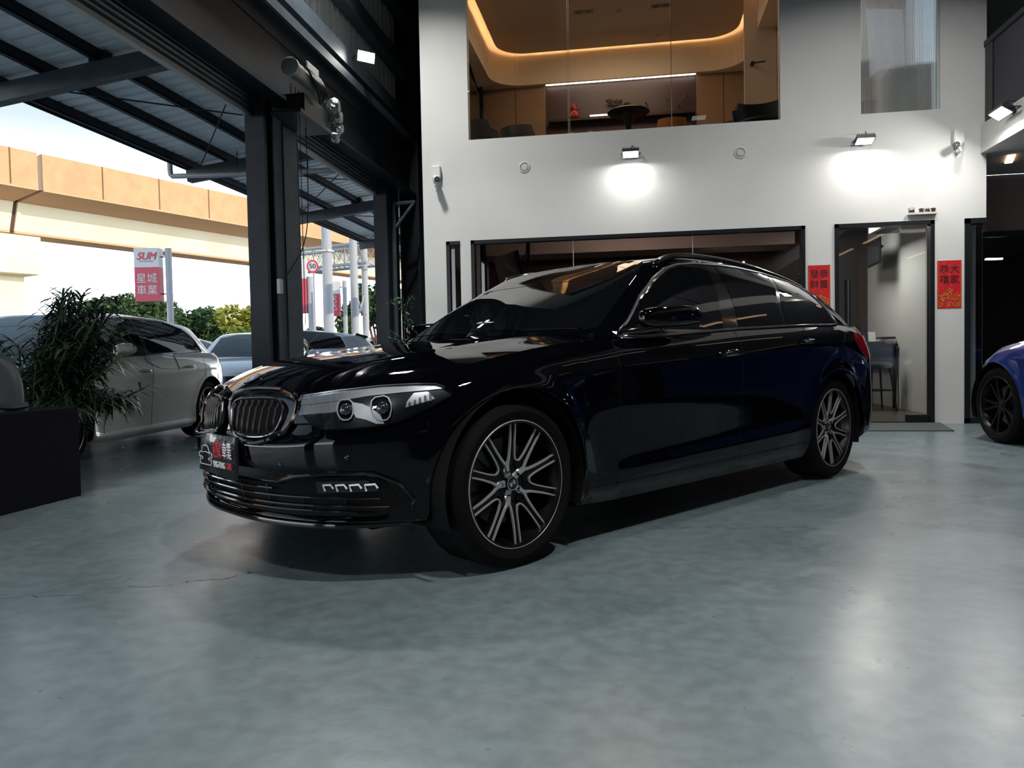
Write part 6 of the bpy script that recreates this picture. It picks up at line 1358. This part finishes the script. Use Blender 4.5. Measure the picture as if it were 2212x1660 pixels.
for k in range(5): b.tube([(0, 0, .1), (.1*math.cos(k*1.3), .03*math.sin(k*1.3), .16+.02*k)], [.012, .005], 6)
o = b.build('ornament', pbr('ornament_red', (.30, .02, .02), .3), smooth=True); o.location = (-.88, 12.57, 4.765); tag(o, 'glossy red carved ornament at the left of the niche shelf', 'ornament')
for k, (x, P) in enumerate(((.29, [(0, .06), (.02, .12), (-.01, .18)]), (.60, [(-.05, .02), (0, .10), (.05, .18), (.02, .20)]), (.86, [(-.08, .10), (0, .14), (.06, .22), (.07, .25)]))):
    b = MB(); b.lathe([(.001, 0), (.04, 0), (.035, .02), (.001, .02)], 12); b.tube([(0, 0, .02)]+[(p[0], 0, p[1]) for p in P], [.014]+[.010]*len(P), 8); b.tube([(P[0][0], 0, P[0][1]), (P[0][0]+.05, 0, P[0][1]-.03)], .006, 6); b.sphere((P[-1][0], 0, P[-1][1]), .016, 10, 6); o = b.build('figurine', pbr('figurine_bronze', (.05, .035, .03), .35, .5), smooth=True); o.location = (x, 12.57, 4.765); tag(o, ('upright small', 'striding', 'leaping')[k]+' dark figurine on the right part of the niche shelf', 'figurine')
t = empty('wall_screen', (-2.46, 11.7, 4.80), 0, 'dark framed screen on the left office wall seen edge-on', 'screen'); b = MB(); b.box((0, -.65, -.35), (.06, .55, .38)); b.build('frame', pbr('screen_frame', (.06, .05, .05), .3), t, bevel=.01); b = MB(); b.box((.06, -.6, -.30), (.064, .5, .33)); b.build('screen', pbr('screen_black', (.008, .009, .011), .08), t)
for x, y, lab in ((-.62, 11.1, 'ceiling air vent left of the smoke detector in the office'), (.48, 11.13, 'ceiling air vent right of the smoke detector in the office')):
    t = empty('air_vent', (x, y, 5.83), 0, lab, 'vent'); b = MB(); b.box((-.14, -.05, -.008), (.14, .05, 0)); b.build('vent_frame', pbr('vent_tan', (.20, .14, .10), .6), t); b = MB()
    for k in (-1, 1): b.lathe([(.001, -.012), (.02, -.012), (.045, -.009)], 16, c=(k*.065, 0, 0))
    b.build('jet_nozzle', blackf, t, smooth=True, angle=40)
b = MB(); b.lathe([(.001, -.03), (.03, -.028), (.05, -.015), (.052, 0)], 20); o = b.build('smoke_detector', pbr('detector_cream', (.50, .40, .32), .5), smooth=True, angle=40); o.location = (-.12, 11.17, 5.83); tag(o, 'round smoke detector on the office ceiling between the two vents', 'smoke detector')
for x, lab in ((.48, 'recessed downlight near the back of the office ceiling, the left one'), (.96, 'recessed downlight near the back of the office ceiling, the right one')):
    b = MB(); b.lathe([(.001, -.004), (.035, -.004), (.04, -.008), (.055, -.006), (.056, 0)], 20); o = b.build('downlight', pbr('detector_cream', (.50, .40, .32), .5), smooth=True, angle=40); o.location = (x, 12.14, 5.83); tag(o, lab, 'downlight')
# store room behind the reeded glass
for k, (x, w_, z0, h_, col, lab) in enumerate(((3.20, .46, FZ, .90, (.14, .26, .28), 'teal grey cabinet back behind the reeded glass at right'), (2.50, .50, FZ, .50, (.12, .05, .08), 'dark printed carton behind the reeded glass, lowest of the stack'), (2.52, .46, FZ+.50, .28, (.34, .28, .12), 'mustard carton in the middle of the stack behind the reeded glass'), (2.50, .44, FZ+.78, .20, (.13, .15, .20), 'slate blue carton topping the stack behind the reeded glass'))):
    b = MB(); b.box((0, 0, 0), (w_, .35, h_)); o = b.build('cabinet' if k == 0 else 'carton', pbr('store_item_%d' % k, col, .7), bevel=.006); o.location = (x, 9.95, z0); tag(o, lab, 'cabinet' if k == 0 else 'box')
for k, y in enumerate((10.3, 11.0)): b = MB(); b.cyl((2.3, 0, 0), (3.9, 0, 0), .016, 10); o = b.build('tube_light', pbr('tube_white', (1, 1, 1), emit=(.9, .95, 1), es=14), smooth=True); o.location = (0, y, 5.95); tag(o, ('nearer', 'farther')[k]+' white ceiling tube light behind the reeded glass', 'tube light', None)
# showroom behind the recessed glass
for k, (x, y, l) in enumerate(((5.28, 12.4, .36), (5.42, 12.7, .36))): b = MB(); b.cyl((0, 0, 0), (l, .3, .03), .011, 10); o = b.build('tube_light', pbr('tube_white', (1, 1, 1)), smooth=True); o.location = (x, y, 2.20+.04*k); tag(o, ('left', 'right')[k]+' one of two white tube lights glowing in the dark showroom at the right', 'tube light')
t = empty('pendant_lamp', (4.65, 11.9, 2.0), 0, 'black rectangular pendant lamp in the dark showroom at the right', 'lamp'); b = MB(); b.box((-.22, -.08, -.14), (.22, .08, -.02)); b.build('lamp_shade', blackf, t, bevel=.004); b = MB(); b.cyl((0, 0, -.02), (0, 0, 1.0), .010, 8); b.build('stem', blackf, t); b = MB(); b.cyl((0, 0, -.155), (0, 0, -.141), .05, 16); b.build('lamp_face', pbr('pendant_glow', (1, 1, 1), emit=(1, .9, .75), es=.6), t)
# ---- shutter motor
t = empty('shutter_motor', (-3.20, 6.9, 3.45), 0, 'grey tubular shutter motor with control box, foil and chains above the steel pillar', 'motor'); gm_ = pbr('motor_grey', (.24, .26, .25), .4, .5); foil = pbr('foil_silver', (.45, .46, .46), .3, .9, bump=(30, 1, .02))
b = MB(); b.tube([(.10, -.20, .16), (.10, -.02, .16), (.10, .0, .16), (.10, .42, .16)], [.075, .075, .07, .07], 20); b.build('motor_tube', gm_, t, smooth=True, angle=40); b = MB(); b.lathe([(.001, -.215), (.06, -.215), (.085, -.205), (.085, -.17), (.07, -.17)], 24, axis='y', c=(.10, 0, .16)); b.build('end_cap', pbr('motor_cap', (.30, .36, .33), .4), t, smooth=True, angle=40)
b = MB(); b.box((-.15, .10, -.20), (.10, .62, .02)); b.box((-.15, -.12, -.24), (.16, .62, -.20)); b.build('mounting_bracket', blackf, t, bevel=.004)
b = MB(); b.box((.02, .34, .22), (.04, .62, .42)); b.build('control_box', pbr('box_white', (.5, .52, .5), .5), t, bevel=.006); b = MB(); b.box((.05, .56, .12), (.07, .70, .26)); b.build('label_card', pbr('box_white', (.5, .52, .5), .5), t)
v = MB(); rr_ = random.Random(5); 
for (cx_, cy_, cz_, s_) in ((.12, .80, .10, .075), (.12, .84, .0, .085), (.12, .85, -.10, .075), (.12, .82, -.20, .05)): v.sphere((cx_, cy_, cz_), s_, 10, 7, sc=(1, 1, 1.25))
v.v = [(x+rr_.uniform(-.012, .012), y+rr_.uniform(-.012, .012), z+rr_.uniform(-.012, .012)) for x, y, z in v.v]; v.build('foil_wrap', foil, t)
b = MB()
for k in range(7): b.tube(smooth_open([(.17, .02+.05*k, .22), (.20, .10+.05*k, .14), (.19, .22+.04*k, .08), (.14, .40, .0)], 2), .012, 6)
b.build('cable_bundle', blackf, t, smooth=True)
b = MB()
for x, y, z in ((.10, -.19, -.12), (.10, -.02, -2.3), (.10, -.09, -1.6)): b.tube([(x, y, 0), (x, y, z)], .004, 5)
b.build('pull_chain', blackf, t)
b = MB(); b.tube(smooth_open([(-3.19, 7.22, 3.2), (-3.17, 7.2, 2.4), (-3.18, 7.10, 2.0), (-3.24, 6.85, 1.72), (-3.28, 6.78, 1.62)], 2), .005, 6); o = b.build('control_cable', blackf, smooth=True); tag(o, 'thin black cable hanging down the steel pillar to the push button', 'cable')
b = MB(); b.box((-.02, -.03, -.07), (.02, .03, .07)); o = b.build('push_button', pbr('button_grey', (.35, .36, .36), .5), bevel=.006); o.location = (-3.29, 6.76, 1.58); tag(o, 'small grey push button box hanging on the steel pillar', 'switch')
# ---- plinth, duct and plants at the left
b = MB(); b.box((-4.45, 2.6, 0), (-3.63, 4.48, .592)); o = b.build('plinth', pbr('plinth_dark', (.0055, .006, .010), .8, spec=.1, bump=(30, .1, .003)), bevel=.006); tag(o, 'large dark square plinth at the left edge beside the bushy plant', 'plinth')
t = empty('duct_elbow', (-3.98, 3.95, .592), 0, 'grey duct elbow with a black hose standing on the dark plinth at the left edge', 'duct'); pv = pbr('duct_grey', (.07, .085, .10), .4); b = MB(); b.tube(smooth_open([(-.20, -.50, .30), (.0, -.1, .30), (.12, .10, .30), (.16, .14, .18), (.16, .14, 0)], 2), .105, 20); b.build('elbow', pv, t, smooth=True, angle=40); b = MB(); b.lathe([(.11, .0), (.125, .0), (.125, .05), (.11, .05)], 24, c=(.16, .14, 0)); b.build('flange', pv, t, smooth=True, angle=40)
b = MB(); b.tube(smooth_open([(.02, .32, .02), (.16, .30, .03), (.20, .22, .07), (.24, .14, .03), (.24, .05, .02)], 2), .018, 8); b.tube(smooth_open([(.05, .1, .02), (.2, -.1, .06), (.28, .02, .02), (.30, .16, .03)], 2), .014, 8); b.build('hose', blackf, t, smooth=True)
def leaves(name, stems, n_per, L, W_, mats, parent, rnd, droop=.9, spread=1.0):
    b = MB()
    for st in stems:
        for _ in range(n_per):
            t = rnd.uniform(.25, 1.0); k = min(int(t*(len(st)-1)), len(st)-2); u = t*(len(st)-1)-k; p = Vector(st[k]).lerp(Vector(st[k+1]), u)
            an = rnd.uniform(0, 2*PI); el = rnd.uniform(-.2, 1.0); d = Vector((math.cos(an)*math.cos(el), math.sin(an)*math.cos(el), math.sin(el)*.9)); l = L*rnd.uniform(.6, 1.25); w_ = W_*rnd.uniform(.7, 1.2); sd = d.cross(Vector((0, 0, 1))).normalized(); v = []; q = p.copy(); S_ = 5
            for s_ in range(S_+1):
                ww = w_*math.sin(PI*min(.97, .08+s_/S_*.92))*.5; v += [q-sd*ww, q+sd*ww]; q = q+d*(l/S_); d = (d+Vector((0, 0, -droop/S_*1.35))).normalized()
            b.add(v, [(2*i, 2*i+1, 2*i+3, 2*i+2) for i in range(S_)], rnd.choice((0, 0, 1)))
    return b.build(name, mats, parent, smooth=True, angle=60)
rnd = random.Random(8); bp = empty('potted_plant', (-4.36, 4.94, 0), 0, 'tall bushy dark green plant with drooping narrow leaves behind the dark plinth', 'plant')
pot = MB(); pot.lathe([(.001, 0), (.14, 0), (.18, .30), (.20, .31), (.19, .33), (.16, .30), (.001, .28)], 28); pot.build('pot', pbr('pot_dark', (.03, .03, .03), .6), bp, smooth=True, angle=40)
st = []
for k in range(54):
    a = rnd.uniform(0, 2*PI); r0 = rnd.uniform(.02, .10); rt = rnd.uniform(.05, .44); zt_ = rnd.uniform(.85, 1.42) if rt < .36 else rnd.uniform(.55, 1.2)
    st.append([(r0*math.cos(a), r0*math.sin(a), .28), (.16+rt*.5*math.cos(a), rt*.5*math.sin(a), .28+(zt_-.28)*.55), (.36+rt*math.cos(a), rt*math.sin(a), zt_)])
for k in range(6): a = rnd.uniform(2.6, 3.7); st.append([(0, 0, .3), (.2*math.cos(a), .2*math.sin(a), .85), (.42*math.cos(a), .42*math.sin(a), 1.05)])
b = MB(); [b.tube(smooth_open(s_, 2), .007, 5) for s_ in st]; b.build('stems', pbr('stem_green', (.05, .07, .03), .7), bp, smooth=True)
leaves('foliage', st, 80, .23, .020, [pbr('blade_green', (.020, .045, .026), .5), pbr('blade_light', (.045, .075, .045), .5)], bp, rnd)
leaves('foliage', [[(0, -.02, .3), (.25+.15*math.cos(a), .18*math.sin(a), .62), (.42+.22*math.cos(a), .30*math.sin(a), .58)] for a in (-.9, -.6, -.3, 0, .3, .6, 1.0, -1.3)], 85, .26, .020, [pbr('blade_green', (0, 0, 0)), pbr('blade_light', (0, 0, 0))], bp, rnd, 1.3)
rnd = random.Random(21); fp = empty('potted_plant', (-2.78, 9.0, 0), 0, 'sparse glossy-leaved fig plant in front of the dark corner left of the white wall', 'plant'); pot = MB(); pot.lathe([(.001, 0), (.12, 0), (.15, .28), (.16, .30), (.001, .28)], 24); pot.build('pot', pbr('pot_dark', (.03, .03, .03), .6), fp, smooth=True, angle=40)
st = [[(0, 0, .28), (.02, 0, .8), (.0, 0, 1.15)], [(0, 0, .28), (-.05, 0, .9), (-.16, .02, 1.12)], [(0, 0, .28), (.08, 0, .9), (.15, .0, 1.1)], [(0, 0, .8), (.08, 0, 1.3), (-.02, 0, 1.62), (-.20, 0, 1.56)], [(0, 0, .8), (-.08, 0, 1.1), (-.15, 0, 1.22)], [(0, 0, 1.0), (.04, 0, 1.5), (.10, 0, 1.64)]]
b = MB(); [b.tube(smooth_open(s_, 2), .006, 5) for s_ in st]; b.build('stems', bark, fp, smooth=True)
leaves('foliage', st, 42, .085, .036, [pbr('fig_leaf', (.07, .15, .085), .3), pbr('fig_leaf_dark', (.03, .075, .045), .3)], fp, rnd, .9)
# ================================================================ lights that fill the room (high-bay lamps under the roof; the two nearest the camera are added fill)
def highbay(loc, e, col=(1, .97, .93), s=.35, d=(0, 0, -1), lab=''):
    r = empty('high_bay_lamp', loc, 0, lab, 'ceiling lamp'); b = MB(); b.box((-s/2, -s/2, .0), (s/2, s/2, .06)); b.build('housing', blackf, r); b = MB(); b.box((-s/2+.02, -s/2+.02, -.006), (s/2-.02, s/2-.02, -.001)); b.build('lamp_face', pbr('high_bay_face', (1, 1, 1), emit=(1, .97, .93), es=1.5), r)
    b = MB(); b.cyl((0, 0, .06), (0, 0, 6.72-loc[2]), .012, 8); b.build('suspension', blackf, r)
    l = add_light('high_bay', 'AREA', Vector(loc)+Vector((0, 0, -.02)), e, col, s, s, d); l.data.spread = 2.2; return r
black_wagon(); parked_cars()
highbay((-2.9, 7.4, 6.3), 165, lab='square high bay lamp hanging near the shutters beyond the nose of the black car')
highbay((2.75, 6.8, 6.3), 115, lab='square high bay lamp hanging between the black estate car and the white wall')
highbay((1.6, .8, 6.3), 185, lab='unseen square fill lamp added above the open floor near the camera')  # invented lamp, brightens the foreground floor
highbay((-1.2, -1.8, 6.3), 130, lab='unseen square fill lamp added over the floor behind the camera')  # invented lamp, general fill from behind the view
sun = add_light('sun', 'SUN', (0, 0, 20), 3.4, (1, .80, .58), .01, direction=(-.86, .42, -.30))
add_light('office_fill', 'AREA', (-.2, 10.9, 5.80), 40, (1, .72, .48), 1.6, 1.6, (0, 0, -1)); add_light('lounge_fill', 'AREA', (3.0, 11.4, 2.83), 40, (1, .93, .85), .5, .5, (0, 0, -1))
add_light('lounge_spot', 'AREA', (0, 11.0, 2.83), 60, (1, .85, .72), .4, .4, (0, .8, -1)); add_light('store_tube', 'AREA', (3.1, 10.6, 5.9), 12, (.95, .97, 1), 1.2, .1, (0, 0, -1))
